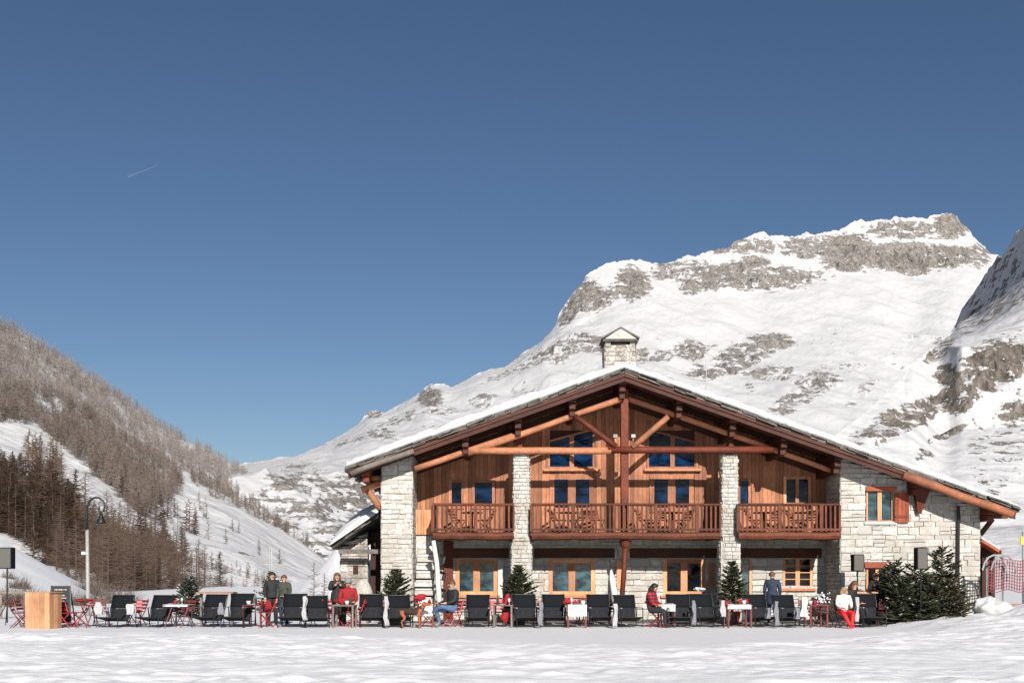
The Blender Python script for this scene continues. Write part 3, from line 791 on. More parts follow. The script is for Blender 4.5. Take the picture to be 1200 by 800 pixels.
# loggia wall: upper storey cladding with window openings
ZB = WZ(625, YB)-.05
U_WIN = [(526, 544, 562, 596), (553, 580, 562, 596), (644, 696, 556, 600), (761, 813, 556, 600), (864, 880, 560, 596), (918, 950, 558, 592)]
A_WIN = [(644, 696, 0, 548), (761, 813, 0, 548)]
def wall_x(p): return WX(p, YB)
ra = random.Random(5); mb = MB(); x = wall_x(485)-.2; xe = wall_x(970)
while x < xe:
    wd = ra.uniform(.13, .17); xa, xb = x, min(x+wd-.008, xe); m_ = (xa+xb)/2; pm = m_/YB*F+600
    spans = [(ZB, zr(m_)-.06)]
    for p0, p1, y0, y1 in U_WIN+[(p0, p1, 503 if abs((p0+p1)/2-670) < 60 or 1 else y0, y1) for p0, p1, y0, y1 in A_WIN]:
        if p0+1 < pm < p1-1:
            a, b = WZ(y1, YB)+.03, WZ(y0, YB)-.03; n = []
            for s, e in spans:
                if b <= s or a >= e: n.append((s, e)); continue
                if a > s: n.append((s, a))
                if e > b: n.append((b, e))
            spans = n
    c = ra.random(); yj = ra.uniform(0, .012)
    for s, e in spans:
        mb.hexa([(xa, YB+yj, s), (xb, YB+yj, s), (xb, YB+.04, s), (xa, YB+.04, s), (xa, YB+yj, e), (xb, YB+yj, e), (xb, YB+.04, e), (xa, YB+.04, e)], 0, c)
    x += wd
mb.build('timber_wall', 'cladding', chalet)
mb = MB()  # dark boards added along the cladding top to deepen the eave shade
for a, b in ((wall_x(485)-.2, RXc), (RXc, xe)):
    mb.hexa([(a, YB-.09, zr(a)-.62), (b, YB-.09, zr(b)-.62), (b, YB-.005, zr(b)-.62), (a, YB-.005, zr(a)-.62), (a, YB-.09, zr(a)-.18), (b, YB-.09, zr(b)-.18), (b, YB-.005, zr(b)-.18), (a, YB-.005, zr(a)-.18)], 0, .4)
mb.build('eave_shade_board', 'dark_board', chalet)
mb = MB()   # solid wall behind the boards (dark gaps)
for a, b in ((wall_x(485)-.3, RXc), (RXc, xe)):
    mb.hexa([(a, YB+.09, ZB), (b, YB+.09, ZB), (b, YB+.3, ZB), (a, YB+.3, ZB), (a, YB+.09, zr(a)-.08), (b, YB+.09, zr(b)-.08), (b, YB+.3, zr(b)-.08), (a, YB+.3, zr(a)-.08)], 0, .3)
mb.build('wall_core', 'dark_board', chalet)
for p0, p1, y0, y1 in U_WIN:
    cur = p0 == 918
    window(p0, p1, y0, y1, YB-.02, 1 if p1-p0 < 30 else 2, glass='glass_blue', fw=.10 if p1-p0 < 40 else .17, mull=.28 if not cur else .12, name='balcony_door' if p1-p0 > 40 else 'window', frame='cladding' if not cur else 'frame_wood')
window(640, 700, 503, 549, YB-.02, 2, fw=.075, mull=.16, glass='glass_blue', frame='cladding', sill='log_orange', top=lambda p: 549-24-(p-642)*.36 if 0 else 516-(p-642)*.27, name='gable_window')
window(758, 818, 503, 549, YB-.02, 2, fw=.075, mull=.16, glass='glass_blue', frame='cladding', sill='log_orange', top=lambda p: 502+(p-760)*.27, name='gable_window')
# ground floor stone wall of the loggia
G_WIN = [(534, 583, 655, 697), (643, 697, 655, 697), (777, 826, 655, 697), (866, 881, 652, 735), (917, 952, 652, 689)]
holes = [(wall_x(a), wall_x(b), WZ(d, YB), WZ(c, YB)) for a, b, c, d in G_WIN]
mb = MB(); x0 = wall_x(485)-.2
masonry(mb, flat(0, YB, 1, 0), None, None, x0, xe+.3, 0, lambda u: ZB, ch=(.18, .32), ln=(.3, .9), depth=.04, holes=holes, seed=31)
mb.build('stone_wall', 'stone_white', chalet)
mb = MB(); xs_ = sorted({x0, xe+.3, *[a for h in holes for a in h[:2]]})
for a, b in zip(xs_[:-1], xs_[1:]):
    m_ = (a+b)/2; z = 0
    for h in [h for h in holes if h[0] <= m_ <= h[1]]: mb.box(a, b, YB+.02, YB+.35, z, max(h[2], .001), 0, .5); z = h[3]
    mb.box(a, b, YB+.02, YB+.35, z, ZB, 0, .5)
mb.build('wall_core', 'mortar', chalet)
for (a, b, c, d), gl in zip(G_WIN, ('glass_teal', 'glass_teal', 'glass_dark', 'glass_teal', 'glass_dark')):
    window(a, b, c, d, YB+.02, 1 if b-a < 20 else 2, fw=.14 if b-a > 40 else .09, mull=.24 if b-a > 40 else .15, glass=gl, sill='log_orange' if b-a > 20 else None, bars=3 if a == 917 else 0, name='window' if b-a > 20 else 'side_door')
# red posts, coat boards and a notice beside the lower windows
for a, b, c, d, mt, nm in [(520, 531, 634, 735, 'log_red', 'timber_post'), (583.5, 590, 657, 700, 'cream_cloth', 'pale_door_board'), (831, 838, 659, 690, 'frame_wood', 'shutter'), (723, 729, 656, 690, 'frame_wood', 'shutter')]:
    mb = MB(); Y = YB-.2 if mt == 'log_red' else YB-.1; mb.box(WX(a, Y), WX(b, Y), Y, Y+.06 if mt != 'log_red' else Y+.14, max(WZ(d, Y), 0), WZ(c, Y)); mb.build(nm, mt, chalet)
# windows of the right wing
window(1015, 1046, 574, 611, YF+.06, 2, fw=.05, mull=.14, glass='glass_teal', sill='white_cloth')
window(1015, 1040, 664, 700, YF+.06, 2, fw=.06, mull=.1, glass='glass_dark')
for a, b, c, d in [(1014, 1050, 570, 575), (1013, 1043, 658, 665)]:
    mb = MB(); mb.box(WX(a, YF), WX(b, YF), YF-.085, YF+.1, WZ(d, YF), WZ(c, YF)); mb.build('lintel', 'lintel', chalet)
mb = MB()
xa, xb = WX(1047, YF), WX(1064, YF)
for i in range(4):
    a = xa+(xb-xa)*i/4; mb.box(a+.004, a+(xb-xa)/4-.004, YF-.13, YF-.09, WZ(612, YF), WZ(577, YF))
for z in (WZ(605, YF), WZ(584, YF)): mb.box(xa+.02, xb-.02, YF-.16, YF-.131, z-.04, z+.04)
mb.build('shutter', 'shutter_wood', chalet)
# drainpipe
mb = MB(); x = WX(1121, YF); mb.tube([(x+.02, YF-.12, 0), (x, YF-.12, 1.5), (x+.02, YF-.12, zr(x)-.35)], .055, 8); mb.build('drainpipe', 'dark_metal', chalet)

# --- balconies
def balcony(px0, px1, py_rail=591, sides=(1, 1)):
    Y0 = 38.70; x0, x1 = WX(px0, Y0), WX(px1, Y0); zt, zb = WZ(623, Y0), WZ(631, Y0)
    m = MB(); n = int((YB-Y0)/.16)
    for i in range(n): y = Y0+.06+i*(YB-Y0-.06)/n; m.box(x0+.03, x1-.03, y, y+.15, zt-.05, zt)
    for i in range(int((x1-x0)/1.1)+1):
        xx = x0+.1+i*(x1-x0-.2)/int((x1-x0)/1.1); m.box(xx-.06, xx+.06, Y0+.08, YB-.01, zt-.2, zt-.052)
    slab = m.build('balcony', 'dark_board', chalet)
    f = MB(); pts = []; k = 14
    for i in range(k+1): pts.append((x0+(x1-x0)*i/k, Y0, (zt+zb)/2-.02+random.uniform(-.018, .018)))
    f.tube(pts, [random.uniform(.125, .15) for _ in pts], 8); f.tube([(x0+.1, Y0+.1, zb+.05), (x0+.1, YB-.1, zb+.05)], .09, 6); f.tube([(x1-.1, Y0+.1, zb+.05), (x1-.1, YB-.1, zb+.05)], .09, 6)
    f.build('edge_log', 'rail_wood', slab)
    g = MB(); zr_ = WZ(py_rail, Y0)
    g.tube([(x0+(x1-x0)*i/8, Y0, zr_+random.uniform(-.008, .008)) for i in range(9)], .05, 8)
    g.box(x0, x1, Y0-.03, Y0+.03, zt+.05, zt+.12)
    sp = .155; nn = int((x1-x0)/sp)
    for i in range(nn+1):
        xx = x0+(x1-x0)*i/nn; wd = .032 if i % 9 else .06
        g.box(xx-wd, xx+wd, Y0-.022+(0 if i % 9 else -.025), Y0+.022+(0 if i % 9 else .03), zt+.02, zr_-.02)
    for xs1, on in ((x0+.03, sides[0]), (x1-.03, sides[1])):
        if not on: continue
        g.box(xs1-.04, xs1+.04, Y0+.1, YB-.05, zr_-.06, zr_+.03)
        for i in range(11): yy = Y0+.18+i*.16; g.box(xs1-.02, xs1+.02, yy, yy+.07, zt+.02, zr_-.07)
    g.build('railing', 'rail_wood', slab)
    return slab
balcony(507, 602); balcony(623, 844); balcony(865, 984)
# boarded stair landing beside the left pier
mb = MB(); Y = 40.2
for i in range(6):
    a = 486+i*3.6; mb.box(WX(a, Y)+.006, WX(a+3.6, Y)-.006, Y, Y+.04, WZ(626, Y), WZ(597, Y))
mb.build('landing_boards', 'frame_wood', chalet)
mb = MB(); mb.box(WX(485.5, 40.3), WX(506, 40.3), 40.3, 40.75, 0, WZ(627, 40.3), 0, .9); mb.build('landing_wall', 'stone_white', chalet)

# --- roof
mb = MB(); Y0, Y1 = 38.1, 53.0
def slope_box(mb, xa, xb, ya, yb, d0, d1, m=0, c=.5):
    mb.hexa([(xa, ya, zr(xa)+d0), (xb, ya, zr(xb)+d0), (xb, yb, zr(xb)+d0), (xa, yb, zr(xa)+d0), (xa, ya, zr(xa)+d1), (xb, ya, zr(xb)+d1), (xb, yb, zr(xb)+d1), (xa, yb, zr(xa)+d1)], m, c)
n = int((XR-XL)/.2); edges = sorted(set([XL+(XR-XL)*i/n for i in range(n+1)]+[RXc]))
for a, b in zip(edges[:-1], edges[1:]): slope_box(mb, a+.004, b-.004, Y0+.06, Y1, -.05, 0, 0, random.random())
for y in np.arange(Y0+.9, Y1, 1.1):        # rafters under the boards
    for a, b in ((XL+.1, RXc-.1), (RXc+.1, XR-.1)): slope_box(mb, a, b, y, y+.12, -.17, -.052, 0, random.random())
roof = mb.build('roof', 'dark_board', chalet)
mb = MB()
for a, b, t in ((XL, RXc-.003, 0), (RXc+.003, XR, 0)):
    slope_box(mb, a, b, Y0, Y0+.055, -.27, -.005, 0, .4); slope_box(mb, a, b, Y0-.05, Y0-.003, -.12, -.004, 0, .7)
mb.build('barge_board', 'barge', roof)
# pale log along the lower right gable edge
mb = MB(); a, b = WX(1058, 38.0), XR-.15
mb.tube([(a+(b-a)*i/6, 37.97, zr(a+(b-a)*i/6)-.17+random.uniform(-.02, .02)) for i in range(7)], [.145, .15, .14, .15, .135, .145, .13], 9, jit=.06); mb.build('edge_log', 'edge_wood', roof, smooth=True)
mb = MB(); a, b = XL+.1, WX(485, 38.0)
mb.tube([(a+(b-a)*i/4, 37.98, zr(a+(b-a)*i/4)-.13+random.uniform(-.02, .02)) for i in range(5)], [.10]*5, 8); mb.build('edge_log', 'grey_wood', roof, smooth=True)
# stone slabs
mb = MB(); rs = random.Random(9)
for lay in range(3):
    for sgn, xa, xb in ((-1, XL-.12, RXc), (1, RXc, XR+.12)):
        x = xa
        while x < xb-.05:
            l = min(rs.uniform(.3, .75), xb-x); pr = rs.uniform(0, .16); t = rs.uniform(.035, .06); tilt = rs.uniform(-.02, .03)
            d = .004+lay*.058; y0 = Y0-.02-pr; y1 = Y0+.9
            mb.hexa([(x+.01, y0, zr(x)+d), (x+l-.01, y0, zr(x+l)+d+tilt), (x+l-.01, y1, zr(x+l)+d), (x+.01, y1, zr(x)+d),
                     (x+.01, y0+.01, zr(x)+d+t), (x+l-.01, y0+.01, zr(x+l)+d+t+tilt), (x+l-.01, y1, zr(x+l)+d+t), (x+.01, y1, zr(x)+d+t)], 0, rs.random())
            x += l
    for ye in np.arange(Y0, Y1, .6):        # along both eaves
        for sgn, xe_ in ((-1, XL), (1, XR)):
            pr = rs.uniform(.03, .2); xa, xb = (xe_-pr, xe_+.7) if sgn < 0 else (xe_-.7, xe_+pr); d = .004+lay*.058
            slope_box(mb, xa, xb, ye+.01, ye+.57, d, d+.045, 0, rs.random())
mb.build('roof_slabs', 'slate', roof)
# snow on the roof
ns, nyy = 320, 90
xs_ = np.linspace(XL-.05, XR+.05, ns)
th = np.interp(xs_, [XL, XL+1.2, RXc-3, RXc-.6, RXc, RXc+.6, RXc+4, XR-2, XR], [.20, .33, .35, .30, .26, .28, .30, .27, .13])
lip = .22*fbm(xs_*1.3, xs_*0+2, o=3, s=200)+.03+fbm(xs_*5, xs_*0+7, o=3, s=202)*.2
prof = [(0, .0), (-.06, .10), (-.07, .30), (-.02, .62), (.10, .86), (.35, 1.0)]
zt_ = RZc-SL*np.abs(xs_-RXc)+.17
rowsY, rowsZ = [], []
for dy, f in prof:
    rowsY.append(np.full(ns, Y0+.02+dy)+lip*(1 if f < .9 else .5)+.05*fbm(xs_*4, xs_*0+f*3, o=3, s=207)); rowsZ.append(zt_+th*f*(1+.75*fbm(xs_*1.4, xs_*0+3, o=5, s=205))+(-.02 if f == 0 else 0))
for y in np.linspace(Y0+.8, Y1+.1, nyy):
    g = fbm(xs_*.8, xs_*0+y*.8, o=3, s=210)*.12
    rowsY.append(np.full(ns, y)); q_ = float(smooth(38.5, 41, np.array(y))); rowsZ.append(zt_+th*(1+(1-q_)*.75*fbm(xs_*1.4, xs_*0+3, o=5, s=205))+g*q_)
rowsY.append(np.full(ns, Y1+.12)); rowsZ.append(zt_-.02)
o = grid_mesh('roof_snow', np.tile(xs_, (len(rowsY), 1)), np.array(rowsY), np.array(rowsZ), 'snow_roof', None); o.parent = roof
# purlins with their ends showing
PUR = [(545, 523), (607, 499), (671, 475), (730, 452), (797, 474), (860, 497), (920, 517), (983, 540), (1075, 574), (1163, 605), (428, 563)]
for px, py in PUR:
    x = WX(px, 38.3); zz = zr(x)-.05-.15; mb = MB()
    ok = px not in (1075, 1163, 428)
    mb.bar((x, 38.28, zz), (x, 44 if ok else 52, zz), .26, .28); mb.bar((x, 38.42, zz-.25), (x, 44 if ok else 52, zz-.25), .22, .2)
    if ok: mb.bar((x, 38.58, zz-.45), (x, 44, zz-.45), .2, .24)
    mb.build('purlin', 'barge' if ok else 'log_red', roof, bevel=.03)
# bracket under the roof on the right wing
mb = MB(); xa, xb, xt = WX(1067, YF), WX(1085, YF), WX(1073, YF)
for y in (YF-.14,):
    i = len(mb.v)
    for yy in (YF-.45, YF-.08):
        for q in ((xa, WZ(569, YF)), (xb, WZ(574, YF)), (xt+.12, WZ(602, YF)), (xt, WZ(602, YF))): mb.vert((q[0] if q[1] > WZ(590, YF) or yy > YF-.2 else q[0], yy if q[1] > WZ(590, YF) else YF-.2 if yy < YF-.2 else yy, q[1]))
    for q in ((0, 1, 2, 3), (7, 6, 5, 4), (0, 4, 5, 1), (1, 5, 6, 2), (2, 6, 7, 3), (3, 7, 4, 0)): mb.face([i+k for k in q], 0, .3)
mb.build('eave_bracket', 'log_red', chalet)
# struts at the two eaves
mb = MB(); mb.tube([W(446, 566, 39.3), W(430, 572, 39.3), W(424, 574, 39.3)], .13, 9); mb.tube([W(431, 574, 39.3), W(446, 596, 39.3)], .12, 9); mb.tube([W(426, 560, 39.25), W(446, 560, 39.25)], .10, 8); mb.build('eave_bracket', 'log_orange', chalet, smooth=True)
mb = MB(); mb.bar(W(1149, 626, 39.4), W(1163, 608, 39.4), .14, .14); mb.bar(W(1147, 604, 39.4), W(1180, 604, 39.4), .18, .2); mb.build('eave_bracket', 'log_red', chalet)

# --- the open truss
YT = 38.82
def log(name, pts, r, mat, n=10):
    m = MB(); P = [W(a, b, YT if len(q) < 1 else YT) for a, b, *q in pts]
    out = []
    for i in range(len(P)-1):
        for k in range(4): out.append(P[i].lerp(P[i+1], k/4))
    out.append(P[-1])
    out = [p+Vector((0, random.uniform(-.008, .008), random.uniform(-.012, .012))) for p in out]
    m.tube(out, [r*random.uniform(.95, 1.05) for _ in out], n); return m.build(name, mat, chalet, smooth=True)
log('tie_beam', [(548, 528), (716, 528)], .12, 'log_orange'); log('tie_beam', [(712, 527), (905, 527)], .125, 'log_red')
mb = MB(); mb.bar(W(731.5, 456, 38.99), W(732, 633, 38.99), .27, .27, up=(0, 1, 0)); mb.build('king_post', 'log_red', chalet, bevel=.03)
mb = MB(); mb.tube([W(733, 634, 38.95), W(731, 670, 38.95), W(727, 727, 38.95)], [.10, .09, .09], 10); mb.build('timber_post', 'log_red', chalet, smooth=True)
mb = MB(); mb.tube([W(733, 641, 38.95), W(733, 633, 38.95)], [.15, .21], 10); mb.build('post_capital', 'log_red', chalet)
YT = 38.74
log('brace', [(673, 487), (722, 523)], .10, 'log_red'); log('brace', [(783, 488), (741, 524)], .10, 'log_orange')
YT = 38.82
log('truss_rafter', [(486, 549), (601, 511)], .11, 'log_orange'); log('truss_rafter', [(548, 531), (728, 467)], .105, 'log_orange')
YT = 39.0
log('truss_rafter', [(736, 467), (908, 527)], .10, 'log_orange'); log('truss_rafter', [(862, 510), (976, 552)], .09, 'log_orange')
for px in (607, 612, 853, 858): 
    pass
for px in (609, 856):
    mb = MB(); mb.box(WX(px-4, 39.3), WX(px+3, 39.3), 39.22, 39.4, WZ(533, 39.3), zr(WX(px, 39.3))-.2); mb.build('timber_post', 'log_red', chalet)
# columns' capstones carry the beam
# floodlights on the collar, small lamp under balcony
for px, py in ((721, 511), (742, 511)):
    mb = MB(); c = W(px, py, 38.6); mb.box(c.x-.07, c.x+.07, c.y-.08, c.y+.05, c.z-.05, c.z+.06); mb.box(c.x-.015, c.x+.015, c.y-.02, c.y+.02, c.z-.16, c.z-.05); mb.build('floodlight', 'pole_grey', chalet)
mb = MB(); c = W(979, 631, 38.9); mb.ball(c, .1, 8); mb.build('globe_lamp', 'white_cloth', chalet, smooth=True)
# --- chimney
Yc = 44.0; xa, xb = WX(709, Yc), WX(745, Yc)
mb = MB()
for P, L in ((flat(xa, Yc, 1, 0), xb-xa), (flat(xb, Yc, 0, 1), 1.1), (flat(xa, Yc+1.1, 0, -1), 1.1)): masonry(mb, P, None, None, 0, L, 7.6, lambda u: WZ(404, Yc), ch=(.12, .2), ln=(.25, .6), seed=41)
chim = mb.build('chimney', 'stone', chalet)
mb = MB(); mb.box(xa+.02, xb-.02, Yc+.02, Yc+1.08, 7.6, WZ(404, Yc)-.01, 0, .4)
for a in (xa+.02, xb-.22): 
    for y in (Yc, Yc+.9): mb.box(a, a+.2, y, y+.2, WZ(404, Yc), WZ(397, Yc))
mb.box(xa+.3, xb-.3, Yc+.3, Yc+.8, WZ(404, Yc), WZ(398, Yc), 0, .1)
mb.build('flue_posts', 'mortar', chim)
mb = MB(); z0, z1, xm = WZ(398, Yc), WZ(386, Yc), (xa+xb)/2
for s in (-1, 1):
    a = xm+s*.72; mb.hexa([(xm, Yc-.2, z1), (a, Yc-.2, z0), (a, Yc+1.3, z0), (xm, Yc+1.3, z1), (xm, Yc-.2, z1+.07), (a, Yc-.2, z0+.07), (a, Yc+1.3, z0+.07), (xm, Yc+1.3, z1+.07)], 0, .4)
mb.box(xm-.68, xm+.68, Yc-.15, Yc+1.25, z0-.08, z0-.01, 0, .1)
mb.build('chimney_cap', 'slate', chim)
mb = MB()
mb.hexa([(xm-.62, Yc-.18, z0+.0), (xm+.62, Yc-.18, z0+.0), (xm+.62, Yc-.1, z0+.0), (xm-.62, Yc-.1, z0), (xm-.02, Yc-.18, z1), (xm+.02, Yc-.18, z1), (xm+.02, Yc-.1, z1), (xm-.02, Yc-.1, z1)], 0, .8)
mb.build('cap_gable', 'mortar', chim)
# --- stone stair with snow
mb = MB(); sn = MB(); xa, xb = WX(486, 39.3), WX(507, 39.3)
for i in range(9):
    z = .22+.29*i; y = 38.5+.22*i
    mb.box(xa+random.uniform(-.03, .03), xb+random.uniform(-.03, .03), y, 40.6, z-.17, z)
    pts = 7; s0 = len(sn.v)
    sn.box(xa+.02, xb-.02, y-.03, y+.24, z+.001, z+random.uniform(.06, .11), 0, .6)
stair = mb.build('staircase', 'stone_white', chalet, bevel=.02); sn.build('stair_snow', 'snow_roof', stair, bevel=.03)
mb = MB(); mb.tube([W(508, 633, 38.5), W(512, 660, 38.5), W(514, 690, 38.5), W(516, 720, 38.5)], [.06, .08, .09, .08], 9, jit=.2); mb.tube([W(504, 640, 38.6), W(510, 648, 38.55), W(514, 668, 38.5)], .05, 7); mb.build('stair_newel', 'cream_cloth', stair, smooth=True)
mb = MB()
for py in (650, 670, 690): mb.tube([W(516, py, 38.6), W(521, py+2, 38.7), W(519, py+10, 38.7)], .06, 6)
mb.build('stair_bracket', 'dark_metal', stair)

# ------------------------------------------------------------ lean-to left of the chalet
ann = empty('stone_annex', (0, 0, 0), label='small stone lean-to with a thick snow-covered roof against the chalet', category='outbuilding')
Ya = 41.5
mb = MB(); masonry(mb, flat(WX(399, Ya), Ya, 1, 0), None, None, 0, WX(431, Ya)-WX(399, Ya), 0, lambda u: WZ(640, Ya)+u*.55, ch=(.15, .28), ln=(.25, .6), seed=51)
masonry(mb, flat(WX(399, Ya), Ya+6, 0, -1), None, None, 0, 6, 0, lambda u: WZ(640, Ya), seed=52)
mb.box(WX(399, Ya)+.02, WX(431, Ya), Ya+.02, Ya+.4, 0, WZ(640, Ya), 0, .2); mb.box(WX(399, Ya)+.02, WX(399, Ya)+.3, Ya+.4, Ya+6, 0, WZ(642, Ya), 0, .2)
mb.build('stone_wall', 'stone', ann)
mb = MB(); mb.box(WX(431, Ya), WX(447, Ya), Ya+.8, Ya+.9, 0, 3.2, 0, .1); mb.box(WX(414, Ya), WX(420, Ya), Ya-.06, Ya-.04, WZ(672, Ya), WZ(662, Ya), 0, .1); mb.build('dark_doorway', 'dark_board', ann)
x0, z0, x1, z1 = WX(394, Ya), WZ(640, Ya), WX(448, Ya), WZ(603, Ya)
mb = MB(); k = (z1-z0)/(x1-x0)
for j in range(3):
    for i in range(7):
        a = x0+(x1-x0)*i/7-random.uniform(0, .15); b = x0+(x1-x0)*(i+1)/7; y = Ya-.9-random.uniform(0, .2)
        mb.hexa([(a, y, z0+k*(a-x0)-.1+j*.05), (b, y, z0+k*(b-x0)-.1+j*.05), (b, Ya+6, z0+k*(b-x0)-.1+j*.05), (a, Ya+6, z0+k*(a-x0)-.1+j*.05)]+[(a, y, z0+k*(a-x0)-.06+j*.05), (b, y, z0+k*(b-x0)-.06+j*.05), (b, Ya+6, z0+k*(b-x0)-.06+j*.05), (a, Ya+6, z0+k*(a-x0)-.06+j*.05)])
mb.box(x0+.2, x1, Ya-.8, Ya-.65, z0-.28, z0-.12)
ar = mb.build('roof', 'slate', ann)
uu, vv = np.meshgrid(np.linspace(0, 1, 40), np.linspace(0, 1, 40))
Xs = x0-.1+(x1-x0+.1)*uu; Ys = Ya-1.22+7.2*vv+.12*fbm(Xs*2, Xs*0+1, o=3, s=233)*(vv < .2); bump_ = np.minimum(1, 5*np.minimum(uu+.01, vv*1.6+.01))**.5
Zs = z0+k*(Xs-x0)-.08+(.52+.22*np.sin(uu*3.1))*bump_+fbm(Xs*1.2, Ys*1.2, o=4, s=230)*.25*bump_
Xs = np.vstack([Xs[:1], Xs]); Ys = np.vstack([Ys[:1]+.03, Ys]); Zs = np.vstack([z0+k*(Xs[:1]-x0)+.03, Zs])
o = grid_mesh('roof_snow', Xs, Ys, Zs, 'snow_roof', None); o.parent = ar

# ------------------------------------------------------------ shed, nets and mounds at the right
shed = empty('shed', (0, 0, 0), label='little dark shed with a red roof edge beyond the right corner of the chalet', category='shed')
Ys_ = 41; mb = MB(); mb.box(WX(1151, Ys_), WX(1166, Ys_), Ys_, Ys_+3, 0, WZ(640, Ys_)); mb.build('wall', 'dark_board', shed)
mb = MB(); a, b = W(1146, 628, Ys_-.6), W(1174, 645, Ys_-.6)
mb.hexa([a+Vector((0, 0, -.12)), b+Vector((0, 0, -.12)), b+Vector((0, 4, -.12)), a+Vector((0, 4, -.12)), a, b, b+Vector((0, 4, 0)), a+Vector((0, 4, 0))], 0, .5)
rf = mb.build('roof', 'lintel', shed)
mb = MB(); mb.hexa([a+Vector((0, .1, .005)), b+Vector((0, .1, .005)), b+Vector((0, 4, .005)), a+Vector((0, 4, .005)), a+Vector((0, .15, .12)), b+Vector((0, .15, .1)), b+Vector((0, 4, .1)), a+Vector((0, 4, .12))], 0, .5); mb.build('roof_snow', 'snow_roof', rf, bevel=.03)
fence = empty('net_fence', (0, 0, 0), label='red plastic safety netting strung between posts at the right edge', category='fence')
Yn = 37.6; mb = MB()
x0, x1 = WX(1158, Yn), WX(1262, Yn); z0, z1 = WZ(692, Yn), WZ(656, Yn)
n = int((x1-x0)/.085)
for i in range(n+1):
    x = x0+(x1-x0)*i/n; s = .05*math.sin(i*.3); mb.bar((x, Yn, z0+s), (x+.03, Yn, z1+s*.4), .028, .01, 0, None, (0, 1, 0))
for j in range(11):
    z = z0+(z1-z0)*j/10; p = [(x0+(x1-x0)*i/24, Yn-.006, z+.05*math.sin(x0+i*.9)*(1-j/20)) for i in range(25)]
    for a, b in zip(p[:-1], p[1:]): mb.bar(a, b, .012, .026)
mb.build('net', 'net_red', fence)
for px in (1157, 1176, 1214, 1250):
    mb = MB(); mb.tube([(WX(px, Yn), Yn+.05, .2), (WX(px, Yn), Yn+.05, z1+.1)], .035, 8); mb.build('post', 'pole_grey', fence)
mb = MB()
for j in range(2):
    c = Vector((WX(1166+j*7, Yn-.3), Yn-.3-.2*j, WZ(672, Yn-.3))); mb.tube([c+Vector((.42*math.cos(t*.42), 0, .62*math.sin(t*.42))) for t in range(8)], .03, 6)
mb.build('drum_hoop', 'pole_grey', fence)
o = MB(); o.box(WX(1172, 36.4), WX(1230, 36.4), 36.4, 36.5, WZ(716, 36.4), WZ(707, 36.4)); o.build('timber_plank', 'counter_wood', label='long light wooden plank lying on the snow below the red netting', category='plank')
o = MB(); o.ball((0, 0, 0), .62, 24, 0, (1.1, .8, .55)); q = np.array(o.v); o.v = [tuple(k) for k in q*(1+.9*fbm(q[:, 0]*2.2, q[:, 1]*2.2, q[:, 2]*2.2, o=4, s=7))[:, None]+np.array([WX(1163, 35.9), 35.9, .55])]; o.build('snowy_boulder', 'snow_roof', smooth=True, label='snow-capped boulder beside the evergreen clump, below the red netting', category='boulder')
o = MB(); o.ball((WX(425, 38.4), 38.4, .7), .5, 12, 0, (.72, .7, 1.55), .05); o.build('snowy_boulder', 'stone_white', smooth=True, label='tall pale boulder standing just left of the stone pier', category='boulder')
sg = MB(); sg.box(WX(1196, 39), WX(1200, 39), 39, 39.03, WZ(638, 39), WZ(628, 39)); o = empty('trail_sign', (0, 0, 0), label='yellow trail sign on a pole at the right edge of the picture', category='sign'); sg.build('sign_board', 'yellow_paint', o)
sg = MB(); sg.tube([(WX(1199, 39.1), 39.1, 0), (WX(1199, 39.1), 39.1, WZ(622, 39))], .04, 8); sg.build('post', 'grey_metal', o)
# ------------------------------------------------------------ evergreens
YP = 37.2
for px, hh, rr, lb in ((464, 1.75, .72, 'potted fir in front of the left stone pier and stair'), (608, 1.85, .74, 'potted fir in front of the round column between the first two balconies'), (858, 2.0, .66, 'dense potted fir in front of the round column beside the right balcony')):
    fir('potted_fir', hh-.32, rr, 300+px, 'needles', lb, (WX(px, YP), YP, 0), twig=.05, pot=.42, group='potted firs along the terrace')
for px, Y, h, r_, lf, lb, bare in ((1048, 36.9, 2.1, .9, 'needles', 'leftmost tall fir of the evergreen clump, under the upper window', .3), (1072, 36.2, 1.95, 1.05, 'needles', 'broad dark fir in the middle of the evergreen clump, behind the pole speaker', .2),
        (1104, 36.8, 2.55, .9, 'needles', 'tallest fir of the evergreen clump with a bare leader, by the drainpipe', .32), (1090, 35.6, 1.55, .9, 'needles', 'low spreading fir at the front of the evergreen clump', .1),
        (1115, 35.5, 1.5, .62, 'needles_brown', 'small browning fir at the right end of the evergreen clump', .1), (1058, 35.8, 1.6, .8, 'needles', 'low fir at the front left of the evergreen clump beside the last lounge chair', .1)):
    fir('fir_tree', h, r_, 400+px, lf, lb, (WX(px, Y), Y, .0), twig=.05, snow=.05, bare=bare*1.3, pw=.5)
fir('fir_tree', 1.9, .8, 601, 'needles_frost', 'frosty young fir behind the standing couple', (WX(318, 50), 50, -.1), snow=.3, twig=.07)
for px, h_, lb in ((368, 2.2, 'taller thin brown sapling in the snow between the standing couple and the lean-to'), (380, 1.7, 'shorter thin brown sapling in the snow between the standing couple and the lean-to')):
    sap = empty('bare_sapling', (WX(px, 48), 48, 0), label=lb, category='tree'); larch_mesh(900+px, h_, .5, 60, .018).build('crown', 'larch_tan', sap); t = MB(); t.tube([(0, 0, -.2), (0, 0, h_)], [.03, .006], 5); t.build('trunk', 'larch_tan', sap)
fir('fir_tree', 1.6, .8, 603, 'needles_frost', 'low dark fir behind the long table by the third lounge chair', (WX(222, 44), 44, 0), snow=.1, twig=.05)
